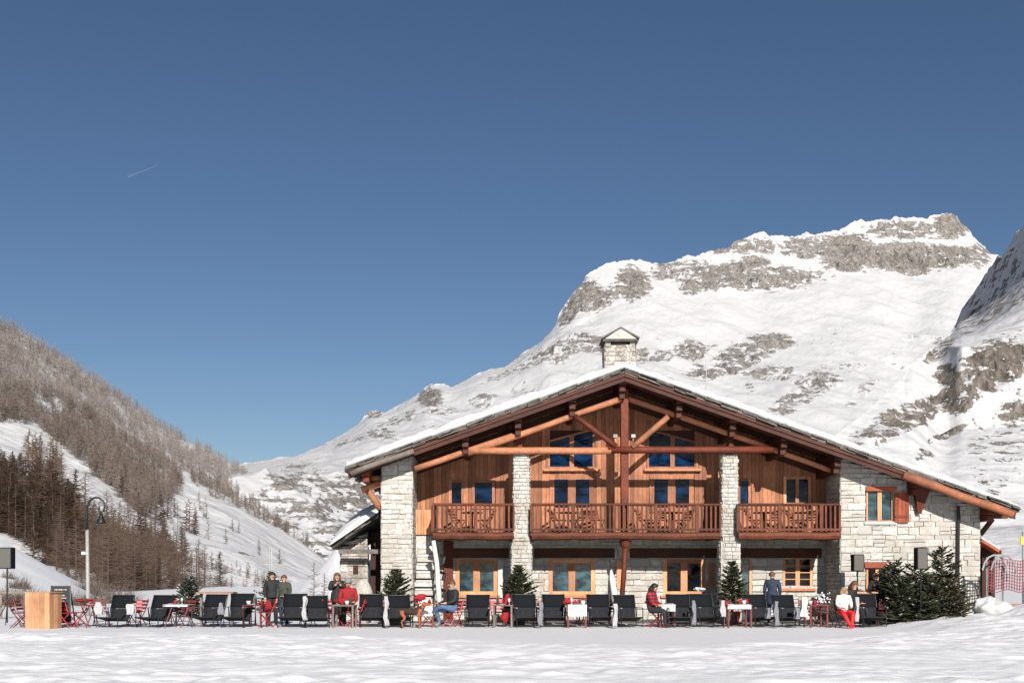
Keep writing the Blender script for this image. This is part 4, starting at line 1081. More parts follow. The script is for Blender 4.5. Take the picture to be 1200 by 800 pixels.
# shrubs on the bank at the far left
def shrub(loc, r, seed, label, n=260, mat='bark', group=None):
    q = random.Random(seed); mb = MB()
    for i in range(n):
        a = q.uniform(0, 6.28); el = q.uniform(.2, 1.5); L = r*q.uniform(.4, 1); d = Vector((math.cos(a)*math.cos(el), math.sin(a)*math.cos(el), math.sin(el)))
        p = Vector((q.uniform(-.4, .4)*r, q.uniform(-.4, .4)*r, 0)); n_ = d.cross(Vector((q.random(), q.random(), q.random()))).normalized()*.022
        mb.face([mb.vert(p-n_), mb.vert(p+n_), mb.vert(p+d*L)], 0, q.random())
    o = mb.build('bare_shrub', mat, label=label, category='shrub'); o.location = loc
    if group: o['group'] = group
sh = [(4, 700, 62, 1.6), (16, 702, 60, 1.3), (30, 700, 64, 1.5), (22, 684, 72, 1.2), (44, 704, 60, 1.0), (88, 706, 62, 1.4), (104, 708, 60, 1.2), (122, 708, 66, 1.6), (8, 676, 76, 1.0), (140, 706, 70, 1.8), (100, 690, 90, 2.0), (112, 700, 90, 2.2)]
for i, (px, py, Y, r_) in enumerate(sh):
    shrub((WX(px, Y), Y, max(WZ(py, Y)-.3, -.1)), r_, 700+i, 'bare twiggy shrub on the snowy bank behind the wooden counter', mat='larch_tan', group='bare shrubs on the bank')

# ------------------------------------------------------------ street furniture
def part(name, mat, parent, fn, **k):
    m = MB(); fn(m); return m.build(name, mat, parent, **k)
lamp = empty('street_lamp', (WX(103, 45), 45, 0), label='curly topped street lamp with a bell shade in front of the hillside', category='street lamp')
zl = lambda py: WZ(py, 45); s45 = 45/F
part('pole', 'pole_grey', lamp, lambda m: m.tube([(0, 0, 0), (0, 0, zl(690)), (-.03, 0, zl(620))], [.10, .08, .065], 10), smooth=True)
part('arm', 'dark_metal', lamp, lambda m: m.tube([((px-103)*s45, 0, zl(py)) for px, py in ((102, 621), (101.5, 604), (102, 594), (105, 587), (110, 583), (116, 583), (121, 587), (123, 593), (121, 599), (117, 600), (115, 596), (117, 593))], [.07, .055, .05, .045, .04, .04, .04, .035, .035, .03, .03, .02], 8), smooth=True)
part('lamp_shade', 'dark_metal', lamp, lambda m: m.lathe([(.05, zl(601)), (.07, zl(604)), (.10, zl(606)), (.17, zl(610)), (.20, zl(613)), (.17, zl(613.5))], 14, (15.5*s45, 0, 0)), smooth=True)
part('hanger', 'dark_metal', lamp, lambda m: m.tube([(15.5*s45, 0, zl(598)), (15.5*s45, 0, zl(603))], .02, 6))
part('floodlight', 'white_cloth', lamp, lambda m: (m.box(-.22, -.05, -.12, -.02, zl(649.5), zl(646)), m.box(-.08, .02, -.07, -.04, zl(648.5), zl(647.5))))

def speaker(px, py0, py1, Y, wpx, base, label):
    x = WX(px, Y); z0, z1 = WZ(py1, Y), WZ(py0, Y); hw = wpx/2/F*Y
    r = empty('loudspeaker', (x, Y, 0), label=label, category='speaker')
    part('cabinet', 'charcoal', r, lambda m: m.box(-hw, hw, 0, .3, z0, z1), bevel=.02)
    part('grille', 'speaker_grille', r, lambda m: m.box(-hw+.03, hw-.03, -.015, -.002, z0+.03, z1-.03))
    part('stand_pole', 'dark_metal', r, lambda m: m.tube([(0, .15, .1), (0, .15, z0)], .025, 8))
    for a in (0, 2.1, 4.2): part('leg', 'dark_metal', r, lambda m: m.tube([(0, .15, .75), (.45*math.cos(a), .15+.45*math.sin(a), .02)], .014, 6))
speaker(6, 641, 666, 36, 15, 0, 'brown fronted loudspeaker on a black stand at the far left edge')
speaker(1006.5, 649, 669, 37.5, 13, 0, 'green grey loudspeaker on a stand in front of the right stone wall')
speaker(1081, 641, 667, 35.2, 13, 0, 'brown grey loudspeaker on a tall pole in front of the evergreen clump')

ct = empty('bar_counter', (WX(51, 34.6), 34.6, 0), R(-14), label='light wooden plank counter standing on the snow at the left end of the terrace', category='counter')
zt = WZ(693, 34.6)
def planks(m, x0, x1, y, z0, z1, n, ax='x'):
    for i in range(n):
        a, b = x0+(x1-x0)*i/n+.003, x0+(x1-x0)*(i+1)/n-.003
        if ax == 'x': m.box(a, b, y, y+.03, z0, z1)
        else: m.box(y, y+.03, a, b, z0, z1)
part('front_panel', 'counter_wood', ct, lambda m: planks(m, -.42, .42, -.3, .0, zt-.03, 5))
for xx in (.39, -.42): part('side_panel', 'counter_wood', ct, lambda m: planks(m, -.268, .3, xx, .0, zt-.035, 3, 'y'))
part('countertop', 'counter_wood', ct, lambda m: m.box(-.46, .46, -.31, .31, zt-.028, zt), bevel=.008)
# chalkboard
cb = empty('menu_chalkboard', (WX(72, 35.6), 35.6, 0), R(6), label='black chalkboard menu sign standing behind the wooden counter', category='sign')
zt = WZ(686, 35.6)
part('board', 'chalkboard', cb, lambda m: (m.hexa([(-.29, -.25, .12), (.34, -.25, .12), (.34, -.22, .12), (-.29, -.22, .12), (-.29, 0, zt), (.26, 0, zt), (.26, .03, zt), (-.29, .03, zt)], 0, .5)))
part('frame', 'dark_metal', cb, lambda m: (m.bar((-.3, -.26, .0), (-.3, 0, zt+.01), .04, .03), m.bar((.35, -.26, 0), (.27, 0, zt+.01), .04, .03), m.bar((-.3, .35, 0), (-.28, 0, zt), .03, .03), m.bar((.33, .35, 0), (.26, 0, zt), .03, .03)))
def chalk(m):
    q = random.Random(3)
    for z, x0, x1 in ((zt-.12, -.2, .16), (zt-.30, -.02, .1), (zt-.38, -.03, .16), (zt-.48, 0, .14)):
        x = x0
        while x < x1: l = q.uniform(.02, .05); y = -(zt-z)*.22/1.15-.012; m.box(x, x+l, y-.006, y, z-.014, z+.014); x += l+.015
part('chalk_writing', 'chalk', cb, chalk)
# rope and post fence at the far left
rf = empty('rope_fence', (0, 0, 0), label='low grey rail and post fence in the snow at the far left', category='fence')
for px in (-26, 1, 29): part('post', 'grey_wood', rf, lambda m: m.tube([(WX(px, 42), 42, 0), (WX(px, 42), 42, 1.05)], .05, 7))
part('rail', 'grey_wood', rf, lambda m: (m.bar((WX(-40, 42), 41.95, .95), (WX(32, 42), 41.95, .98), .06, .07), m.bar((WX(-40, 42), 41.95, .5), (WX(32, 42), 41.95, .48), .06, .07)))
# lattice mast and thin pole far behind
ms_ = empty('lift_pylon', (WX(317, 150), 150, -2), label='slim lattice lift pylon on the snow slope above the standing couple', category='pylon')
zz = lambda py: WZ(py, 150)+2
part('mast', 'grey_metal', ms_, lambda m: (m.tube([(-.25, 0, 0), (-.12, 0, zz(641))], .07, 5), m.tube([(.25, 0, 0), (.12, 0, zz(641))], .07, 5)))
part('crossbar', 'grey_metal', ms_, lambda m: [m.bar((-.9, 0, zz(p)), (.9, 0, zz(p)), .08, .08) for p in (647, 654, 661)])
am = MB(); am.tube([(WX(828, 56), 56, 0), (WX(827.5, 56), 56, WZ(390, 56))], [.035, .015], 6); am.build('antenna_mast', 'grey_metal', label='thin pale mast rising behind the right slope of the roof', category='mast')
ctm = MB(); p0, p1 = W(150, 207, 9000), W(184, 194, 9000); ctm.tube([p0, p0.lerp(p1, .3), p0.lerp(p1, .7), p1], [10, 7, 5, 2], 6)
m, nt, b = new_mat('vapour'); b.inputs['Base Color'].default_value = (.8, .82, .86, 1); b.inputs['Alpha'].default_value = .025; b.inputs['Roughness'].default_value = 1
ctm.build('contrail', 'vapour', kind='stuff', label='short faint vapour trail high in the blue sky', category='vapour trail')

# ------------------------------------------------------------ terrace furniture
def lounge_proto():
    r = empty('lounge_chair', (0, 0, 0), label='x', category='lounge chair', group='dark lounge chairs in the front row')
    def quad(m, pts, t=.02, c=.5):
        P = [Vector(p) for p in pts]; n = (P[1]-P[0]).cross(P[3]-P[0]).normalized()*t; m.hexa([*P, *[p+n for p in P]], 0, c)
    def sag(m, xw0, xw1, A, B, n, bow, c=.5):
        rows = []
        for i in range(n+1):
            t = i/n; y = A[0]+(B[0]-A[0])*t+bow*math.sin(math.pi*t); z = A[1]+(B[1]-A[1])*t-abs(bow)*.3*math.sin(math.pi*t); hw = xw0+(xw1-xw0)*t
            rows.append([m.vert((hw*k, y+.03*(1-k*k), z)) for k in (-1, -.5, 0, .5, 1)])
        for i in range(n):
            for k in range(4): m.face((rows[i][k], rows[i][k+1], rows[i+1][k+1], rows[i+1][k]), 0, c)
    for nm, mt, fn in (('headrest', 'charcoal', lambda m: sag(m, .40, .41, (.50, .60), (.66, 1.0), 5, -.03)), ('backrest', 'charcoal_light', lambda m: sag(m, .355, .385, (.34, .20), (.50, .605), 5, .02)),
                       ('seat', 'charcoal', lambda m: sag(m, .35, .36, (-.30, .33), (.34, .20), 6, .03))):
        o = part(nm, mt, r, fn, smooth=True); s = o.modifiers.new('Solid', 'SOLIDIFY'); s.thickness = .03; s.offset = 0
    part('frame', 'dark_metal', r, lambda m: (m.tube([(-.40, -.32, .33), (-.38, .34, .19), (-.42, .52, .62), (-.43, .67, 1.0), (.43, .67, 1.0), (.42, .52, .62), (.38, .34, .19), (.40, -.32, .33), (-.40, -.32, .33)], .016, 6),
                                          m.tube([(-.39, -.2, .06), (.39, -.2, .06)], .012, 6), m.tube([(-.39, .42, .06), (.39, .42, .06)], .012, 6)))
    for s in (-1, 1):
        part('armrest', 'grey_metal', r, lambda m: (m.box(s*.43-.03, s*.43+.03, -.3, .5, .60, .62),))
        for y0, y1 in ((-.22, -.25), (.36, .44)): part('leg', 'dark_metal', r, lambda m: m.tube([(s*.42, y0, .60), (s*.41, y1, .02)], .017, 6))
    return r
LP = lounge_proto()
ordn = ['first', 'second', 'third', 'fourth', 'fifth', 'sixth', 'seventh', 'eighth', 'ninth', 'tenth', 'eleventh', 'twelfth', 'thirteenth', 'fourteenth', 'fifteenth', 'sixteenth', 'seventeenth', 'eighteenth']
LC = [(131, -24, 1.0), (178, -6, 1.08), (242, -16, 1.0), (275.5, -4, 1.0), (341, -12, 1.0), (372, 5, .97), (436, 3, 1.0), (469, 4, 1.0), (559, 4, 1.0), (618, 5, 1.02), (649, -3, .98), (704, -2, .98), (738, 3, .95), (797, 3, 1.0), (830, 10, 1.08), (894, 6, 1.0), (926, 4, 1.0), (1021.5, 2, 1.0)]
for (px, a, s), od in zip(LC, ordn):
    Y = 35.15+random.uniform(-.22, .22)
    a += random.uniform(-11, 11); o = place(LP, USED, (WX(px, Y), Y, 0), R(a), label=od+' dark sling lounge chair of the front row, counted from the wooden counter'); o.scale = (s*.88, s, (.96+.04*s)*random.uniform(.97, 1.03))

def bistro_proto(name, mt, label, group):
    r = empty(name, (0, 0, 0), label=label, category='chair', group=group)
    part('seat', mt, r, lambda m: [m.box(-.2, .2, -.2+i*.08, -.2+i*.08+.065, .44, .462) for i in range(5)])
    part('backrest', mt, r, lambda m: [m.bar((-.2, .235+z*.06, .55+z*.11), (.2, .235+z*.06, .55+z*.11), .012, .075, 0, None, (0, .25, 1)) for z in range(3)])
    for s in (-1, 1):
        part('leg', mt, r, lambda m: m.tube([(s*.2, -.22, .0), (s*.2, .2, .5), (s*.2, .33, .86)], .014, 6))
        part('leg', mt, r, lambda m: m.tube([(s*.185, .26, 0), (s*.185, -.18, .45)], .014, 6))
    part('crossbar', mt, r, lambda m: m.tube([(-.2, -.1, .15), (.2, -.1, .15)], .01, 6))
    return r
BR = bistro_proto('bistro_chair', 'red_metal', 'x', 'red bistro chairs on the terrace')
BD = bistro_proto('bistro_chair', 'darkred', 'x', 'dark red bistro chairs on the terrace')
def rchair(px, Y, a, lb, pr=None): return place(pr or BR, USED, (WX(px, Y), Y, 0), R(a), label=lb)
rchair(80, 35.0, 70, 'red bistro chair facing the wooden counter side of the first small table')
rchair(93, 35.6, -60, 'red bistro chair right behind the first small table')
rchair(157, 35.5, 10, 'red bistro chair with a white fleece between the first two lounge chairs')
rchair(24, 34.9, 100, 'dark red bistro chair left of the wooden counter, nearest the camera', BD)
rchair(31, 36.2, 80, 'dark red bistro chair left of the wooden counter, behind another', BD)
rchair(199, 36.2, 20, 'dark red bistro chair behind the table after the second lounge chair', BD)
rchair(217, 36.3, -15, 'second dark red bistro chair behind the table after the second lounge chair', BD)
rchair(311, 35.3, -80, 'red bistro chair with a red blanket beside the standing couple')
rchair(292, 36.2, 15, 'dark red bistro chair behind the table after the fourth lounge chair', BD)
rchair(392, 35.6, 60, 'red bistro chair left of the plank table by the person in the dark red jacket')
rchair(414, 35.5, -65, 'red bistro chair right of the plank table left of the stone pier')
rchair(501, 35.5, 80, 'red bistro chair between the dog and the man in jeans')
rchair(584, 36.0, 12, 'red bistro chair behind the small table after the ninth lounge chair')
rchair(672, 36.0, 5, 'dark red bistro chair behind the white laid table in the middle', BD)
rchair(683, 36.2, -20, 'second dark red bistro chair behind the white laid table in the middle', BD)
rchair(856, 36.0, 20, 'dark red bistro chair behind the table below the dense potted fir', BD)
rchair(872, 36.1, -15, 'red bistro chair behind the table below the dense potted fir')
rchair(953, 36.0, 60, 'dark red bistro chair left of the table by the girl in red trousers', BD)
rchair(1036, 36.0, -30, 'dark red bistro chair behind the last lounge chair', BD)
rchair(770, 35.4, 90, 'red bistro chair carrying the woman in plaid')
rchair(455, 36.1, 10, 'dark red bistro chair between the seventh and eighth lounge chairs', BD)

for px, Y, a, w_ in ((118, 36.4, 30, 'behind the first lounge chair, near the lamp post'), (160, 36.6, -20, 'behind the gap between the first two lounge chairs'), (248, 36.0, 10, 'behind the third lounge chair'), (360, 36.2, -15, 'behind the gap between the fifth and sixth lounge chairs'),
        (545, 36.2, 25, 'behind the seated man in jeans'), (632, 36.3, 5, 'behind the gap between the tenth and eleventh lounge chairs'), (721, 36.4, -10, 'behind the gap between the twelfth and thirteenth lounge chairs'), (813, 36.2, 15, 'behind the gap between the fourteenth and fifteenth lounge chairs'),
        (882, 36.3, 10, 'just left of the sixteenth lounge chair'), (944, 36.4, -10, 'just right of the seventeenth lounge chair'), (966, 36.6, 20, 'behind the white flowers'), (603, 36.4, -20, 'just left of the tenth lounge chair'), (690, 36.6, 20, 'just left of the twelfth lounge chair')):
    rchair(px, Y, a, 'dark red bistro chair '+w_, BD)
def table(px, Y, wd, label, kind='x', top='darkred', rz=0, dressing='white', seed=1):
    h = .70; r = empty('terrace_table', (WX(px, Y), Y, 0), R(rz), label=label, category='table', group='small tables along the terrace')
    part('tabletop', top, r, lambda m: [m.box(-wd/2, wd/2, -.32+i*.108, -.32+i*.108+.1, h-.03, h) for i in range(6)])
    for s in (-1, 1):
        if kind == 'x':
            part('leg', 'darkred', r, lambda m: m.bar((s*wd*.30-.12, -.28, .0), (s*wd*.30+.12, -.25, h-.03), .04, .03)); part('leg', 'darkred', r, lambda m: m.bar((s*wd*.30+.12, .28, 0), (s*wd*.30-.12, .25, h-.03), .04, .03))
        else:
            for y in (-.28, .28): part('leg', 'darkred' if kind == 'post' else 'grey_wood', r, lambda m: m.box(s*(wd/2-.04)-.025, s*(wd/2-.04)+.025, y-.025, y+.025, 0, h-.031))
    q = random.Random(seed); base = Vector((WX(px, Y), Y, h))
    return base
def item(name, cat, label, loc, mt, fn, group=None, **k):
    m = MB(); fn(m); o = m.build(name, mt, None, label=label, category=cat, **k); o.location = loc
    if group: o['group'] = group
    return o
def goblet(m): m.lathe([(.035, 0), (.006, .01), (.006, .08), (.035, .11), (.04, .16), (.03, .2)], 10)
def bottle(m): m.lathe([(.04, 0), (.04, .18), (.015, .24), (.015, .3)], 10)
def plate(m): m.lathe([(.06, 0), (.13, .012), (.13, .02), (.06, .012)], 14)
def pot_(m): m.lathe([(.05, 0), (.075, .12), (.07, .12)], 12)
def napkin(m): m.lathe([(.07, 0), (.05, .09), (.002, .15)], 6)
TB = [(103, 35.0, .5, 'small table with dark top between the red chairs and the first lounge chair', 'x', 0), (209, 35.1, .82, 'crossed-leg table laid with white ware after the second lounge chair', 'x', 1),
      (299, 35.2, .62, 'dark red table laid for a meal after the fourth lounge chair', 'post', 2), (404, 35.0, .68, 'plank table with grey top and a red blanket near the lean-to', 'grey', 3),
      (590, 35.1, .62, 'small grey topped table with a red bag after the ninth lounge chair', 'grey', 4), (676, 35.0, .62, 'dark red table with a white cloth in front of the middle ground-floor window', 'post', 5),
      (864, 35.0, .78, 'dark red table with red and white dishes under the dense potted fir', 'post', 6), (956, 35.1, .6, 'dark table with white flowers beside the girl in red trousers', 'post', 7), (781, 35.3, .5, 'small table with a white cloth in front of the woman in plaid', 'post', 8), (500, 35.4, .45, 'small table with a white cloth beside the dog', 'post', 9)]
names_t = ['first small', 'crossed-leg', 'fourth-chair', 'plank', 'red bag', 'middle white', 'potted fir', 'white flower', 'plaid woman', 'dog side']
where = ['on the small table beside the first lounge chair', 'on the crossed-leg table after the second lounge chair', 'on the table after the fourth lounge chair', 'on the plank table near the lean-to', 'on the table after the ninth lounge chair', 'on the white cloth of the middle table', 'on the table below the dense potted fir', 'on the table beside the girl in red trousers', 'on the table of the woman in plaid', 'on the table beside the dog']
for (px, Y, wd, lb, kd, i) in TB:
    b = table(px, Y, wd, lb, kd, 'grey_wood' if kd == 'grey' else 'darkred', rz=random.uniform(-6, 6), seed=i)
    q = random.Random(40+i)
    z = b.z+.002
    if i in (5, 8, 9, 6, 1):
        hw = wd/2
        def cloth(m, hw=hw, deep={5: .34, 8: .2, 9: .35, 6: .12, 1: .05}[i]):
            m.box(-hw*.92, hw*.92, -.33, .33, 0, .012); n = 14
            for k in range(n):
                a, c = -hw*.92+hw*1.84*k/n, -hw*.92+hw*1.84*(k+1)/n; o1, o2 = .012*math.sin(k*1.9), .012*math.sin(k*1.9+1.9)
                m.hexa([(a, -.345+o1, -deep), (c, -.345+o2, -deep), (c, -.335+o2, -deep), (a, -.335+o1, -deep), (a, -.342, .011), (c, -.342, .011), (c, -.332, .011), (a, -.332, .011)], 0, .5)
        item('tablecloth', 'tablecloth', 'white cloth '+where[i], (b.x, b.y, z), 'white_cloth', cloth); z += .014
    L = [('wine_glass', 'glass', 'stemmed glass '+where[i], 'glass_ware', goblet), ('dinner_plate', 'plate', 'white plate '+where[i], 'white_cloth', plate), ('bottle', 'bottle', 'dark bottle '+where[i], 'needles', bottle), ('flower_pot', 'pot', 'white pot '+where[i], 'white_cloth', pot_), ('folded_napkin', 'napkin', 'red folded napkin '+where[i], 'red_cloth', napkin)]
    q.shuffle(L)
    for k, (nm, ctg, l2, mt, fn) in enumerate(L[:4 if wd > .55 else 2]):
        item(nm, ctg, l2, (b.x-wd*.38+wd*.76*(k+.5)/(4 if wd > .55 else 2), b.y+q.uniform(-.2, .15), z), mt, fn, smooth=True)
# throws hung over chair arms and pairs
def throw(px, Y, top, bot, wpx, mt, label, seed):
    q = random.Random(seed); m = MB(); hw = wpx*.42/F*Y; z1, z0 = top, bot; n, kk = 12, 6
    P = []
    for side in (-1, 1):
        for i in range(n+1):
            t = i/n if side < 0 else 1-i/n
            z = z0+(z1-z0)*t; P.append((side, z, t))
    rows = []
    for side, z, t in P:
        row = []
        for k in range(kk+1):
            u = k/kk*2-1; w_ = hw*(1-.25*t+.12*math.sin(z*17+seed)); x = u*w_+.02*math.sin(z*9+seed); y = side*(.05+.04*math.sqrt(max(0, 1-t)))+.018*math.sin(u*5+z*11+seed)+q.uniform(-.006, .006)
            row.append(m.vert((x, y-.05*t*side*0, z)))
        rows.append(row)
    for a, b in zip(rows[:-1], rows[1:]):
        for k in range(kk): m.face((a[k], a[k+1], b[k+1], b[k]), 0, .5)
    o = m.build('fleece_throw', mt, None, smooth=True, label=label, category='throw', group='fleece throws hung along the terrace'); o.location = (WX(px, Y), Y, 0)
    s = o.modifiers.new('Solid', 'SOLIDIFY'); s.thickness = .03
for i, (px, t, b_, wp, mt, w_) in enumerate([(153, .74, .42, 12, 'fleece', 'white fleece over the red chair between the first two lounge chairs'), (116, .80, .42, 11, 'fleece', 'white fleece hanging left of the first lounge chair'), (259.5, .78, .42, 7, 'grey_fleece', 'grey fleece between the third and fourth lounge chairs'),
        (357, .98, .25, 5, 'fleece', 'white fleece between the fifth and sixth lounge chairs'), (452.5, .98, .08, 5, 'fleece', 'white fleece between the seventh and eighth lounge chairs'), (633.5, .8, .08, 6, 'grey_fleece', 'grey fleece between the tenth and eleventh lounge chairs'), (721, .75, .05, 6, 'fleece', 'white fleece between the twelfth and thirteenth lounge chairs'),
        (813, .85, .1, 5, 'grey_fleece', 'grey fleece between the fourteenth and fifteenth lounge chairs'), (847, .85, .35, 7, 'fleece', 'white fleece right of the fifteenth lounge chair'), (909.5, .82, .08, 6, 'grey_fleece', 'grey fleece between the sixteenth and seventeenth lounge chairs'),
        (942, .95, .35, 9, 'cream_cloth', 'cream throw right of the seventeenth lounge chair'), (1004, .95, .2, 4.5, 'fleece', 'white fleece left of the last lounge chair'), (900, .62, .3, 5, 'grey_fleece', 'grey fleece folded over the sixteenth lounge chair'), (934, .62, .28, 6, 'grey_fleece', 'grey fleece folded over the seventeenth lounge chair')]):
    throw(px, 34.55, t, b_, wp, mt, w_, i+3)
# red blankets and a bag
def blanket(px, Y, z, w_, h_, label, mt='red_cloth', seed=0):
    m = MB(); m.ball((0, 0, 0), .5, 12, 0, (w_*.8, .26, h_*.72)); q = np.array(m.v); sd_ = abs(hash(label)) % 97
    fz = (1+1.5*fbm(q[:, 0]*9, q[:, 1]*9, q[:, 2]*9, o=4, s=int(px)))[:, None]; m.v = [tuple(k) for k in q*fz]; o = m.build('blanket', mt, None, smooth=True, label=label, category='blanket'); o.location = (WX(px, Y), Y, z)
blanket(314, 35.2, .66, .3, .45, 'red blanket bunched on the chair beside the standing couple'); blanket(402, 35.4, .82, .7, .22, 'red blanket lying on the plank table near the lean-to'); blanket(493, 35.3, .92, .42, .3, 'red poinsettia coloured blanket on the table beside the dog')
blanket(594, 35.3, .86, .28, .42, 'crimson bag shaped blanket on the table after the ninth lounge chair'); blanket(99, 35.2, .84, .6, .16, 'red blanket on the first small table'); blanket(157, 35.3, .5, .5, .14, 'red seat blanket between the first two lounge chairs'); blanket(592, 35.3, .35, .35, .5, 'red blanket hanging under the table after the ninth lounge chair')
blanket(850, 35.2, .74, .25, .2, 'red blanket on the left end of the table below the dense potted fir'); blanket(874, 35.2, .78, .22, .3, 'red blanket on the right end of the table below the dense potted fir'); blanket(820, 37.6, 1.15, .45, .18, 'beige fur rolled on the sill under the right-hand window', 'cream_cloth')
blanket(665, 35.3, .8, .3, .3, 'red blanket left of the white laid table in the middle'); blanket(683, 35.3, .86, .15, .2, 'dark pink napkin heap on the white laid table in the middle')
# pale flowers beside the girl
def flowers(m):
    q = random.Random(5)
    for i in range(40): a = q.uniform(0, 6.3); r_ = q.uniform(0, .28); m.ball((r_*math.cos(a), r_*.5*math.sin(a), q.uniform(.05, .35)), q.uniform(.02, .04), 4, 0)
item('flower_bunch', 'flowers', 'bunch of white flowers on the table beside the girl in red trousers', (WX(963, 35.1), 35.1, .72), 'white_cloth', flowers)
item('flower_bunch', 'flowers', 'loose tan dried flowers hanging below the table beside the girl', (WX(966, 34.9), 34.9, .42), 'bark', flowers)
# closed parasol and green bench backs
ps = empty('closed_parasol', (WX(722, 36.2), 36.2, 0), label='closed cream parasol leaning in front of the slim red post', category='parasol')
zt = WZ(655, 36.2)
part('canopy', 'cream_cloth', ps, lambda m: m.tube([(-.16, 0, zt-.3), (-.14, 0, zt-.6), (-.07, 0, 1.1), (-.02, 0, .75), (0, 0, .55)], [.02, .09, .10, .12, .07], 9, jit=.1), smooth=True)
part('pole', 'dark_metal', ps, lambda m: m.tube([(0, 0, 0), (-.04, 0, .8), (-.2, 0, zt)], .028, 8))
part('base', 'grey_metal', ps, lambda m: m.lathe([(.3, 0), (.3, .06), (.06, .08), (.05, .2)], 14))
# long bench tables standing behind
for px, Y, L, lb in ((254, 36.9, 1.2, 'dark wooden bar table behind the third and fourth lounge chairs'), (1010, 37.3, .9, 'dark wooden bar table behind the last lounge chair')):
    r = empty('bar_table', (WX(px, Y), Y, 0), label=lb, category='table')
    part('tabletop', 'counter_wood', r, lambda m: m.box(-L/2, L/2, -.3, .3, 1.02, 1.07)); 
    for s in (-1, 1): part('leg', 'grey_wood', r, lambda m: m.box(s*(L/2-.1)-.04, s*(L/2-.1)+.04, -.04, .04, 0, 1.019))
# balcony furniture
BB = bistro_proto('balcony_chair', 'rail_wood', 'x', 'wooden chairs on the balconies')
zf = WZ(623, 38.70)+.002
for i, (px, a) in enumerate([(538, 60), (568, -70), (655, 60), (676, -60), (700, 30), (757, 60), (775, 0), (800, -60), (885, 60), (905, -50), (933, 50), (948, -40)]):
    place(BB, USED, (WX(px, 39.7), 39.7, zf), R(a), label=ordn[i]+' wooden chair behind the balcony railings, counted from the stair')
for px, lb in ((553, 'small wooden table on the first balcony by the stair'), (666, 'small wooden table on the middle balcony left of the king post'), (788, 'small wooden table on the middle balcony right of the king post'), (895, 'small wooden table on the last balcony near the column'), (941, 'small wooden table on the last balcony near its far end')):
    r = empty('balcony_table', (WX(px, 39.6), 39.6, zf), label=lb, category='table')
    part('tabletop', 'rail_wood', r, lambda m: m.lathe([(.36, .68), (.38, .70), (.36, .72)], 16)); part('pedestal', 'rail_wood', r, lambda m: m.tube([(0, 0, .03), (0, 0, .68)], .04, 8)); part('base', 'rail_wood', r, lambda m: m.lathe([(.22, 0), (.2, .03)], 12))
# ------------------------------------------------------------ people and the dog
def skin_body(name, J, E, mats, zones, root=0, sub=2, extra=None):
    """J: joints (pos, radius); E: bones; zones: list of (bone index set -> material index) by nearest bone"""
    me = bpy.data.meshes.new(name); me.from_pydata([j[0] for j in J], E, [])
    o = bpy.data.objects.new(name, me); col.objects.link(o)
    o.modifiers.new('Skin', 'SKIN'); sv = me.skin_vertices[0].data
    for i, j in enumerate(J): sv[i].radius = (j[1], j[2] if len(j) > 2 else j[1]); sv[i].use_root = i == root
    s = o.modifiers.new('Sub', 'SUBSURF'); s.levels = sub; s.render_levels = sub
    dg = bpy.context.evaluated_depsgraph_get(); ev = o.evaluated_get(dg); m2 = bpy.data.meshes.new_from_object(ev)
    bpy.data.objects.remove(o)
    mb = MB(); mb.v = [tuple(v.co) for v in m2.vertices]
    segs = [(Vector(J[a][0]), Vector(J[b][0])) for a, b in E]
    for p in m2.polygons:
        c = p.center; best, bi = 1e9, 0
        for i, (a, b) in enumerate(segs):
            d = b-a; t = max(0, min(1, (c-a).dot(d)/d.length_squared)); r0 = J[E[i][0]][1]*(1-t)+J[E[i][1]][1]*t; q = (c-a-d*t).length-r0
            if q < best: best, bi = q, i
        mb.f.append(tuple(p.vertices)); mb.m.append(zones[bi]); mb.c.append(.5)
    if extra: extra(mb)
    bpy.data.meshes.remove(m2)
    return mb
STAND = dict(pel=(0, 0, .95), wai=(0, 0, 1.10), che=(0, 0, 1.32), nec=(0, 0, 1.47), ne2=(0, -.01, 1.53), hea=(0, -.02, 1.62), top=(0, -.01, 1.69),
             ls=(.19, 0, 1.41), le=(.25, .03, 1.14), lw=(.25, -.06, .90), lh=(.25, -.09, .82), rs=(-.19, 0, 1.41), re=(-.25, .03, 1.14), rw=(-.25, -.06, .90), rh=(-.25, -.09, .82),
             lp=(.10, 0, .88), lk=(.11, -.03, .49), la=(.11, .02, .09), lt=(.12, -.13, .05), rp=(-.10, 0, .88), rk=(-.11, -.03, .49), ra=(-.11, .02, .09), rt=(-.12, -.13, .05))
SIT = dict(pel=(0, .05, .55), wai=(0, .07, .70), che=(0, .06, .93), nec=(0, .04, 1.08), ne2=(0, .03, 1.14), hea=(0, .0, 1.23), top=(0, .01, 1.30),
           ls=(.19, .04, 1.02), le=(.24, -.02, .76), lw=(.16, -.24, .68), lh=(.12, -.31, .67), rs=(-.19, .04, 1.02), re=(-.24, -.02, .76), rw=(-.16, -.24, .68), rh=(-.12, -.31, .67),
           lp=(.10, .0, .53), lk=(.13, -.42, .52), la=(.12, -.44, .10), lt=(.13, -.58, .05), rp=(-.10, .0, .53), rk=(-.13, -.42, .52), ra=(-.12, -.44, .10), rt=(-.13, -.58, .05))
RAD = dict(pel=.145, wai=.135, che=.165, nec=.07, ne2=.058, hea=.098, top=.075, ls=.085, le=.058, lw=.036, lh=.032, rs=.085, re=.058, rw=.036, rh=.032,
           lp=.105, lk=.068, la=.048, lt=.04, rp=.105, rk=.068, ra=.048, rt=.04)
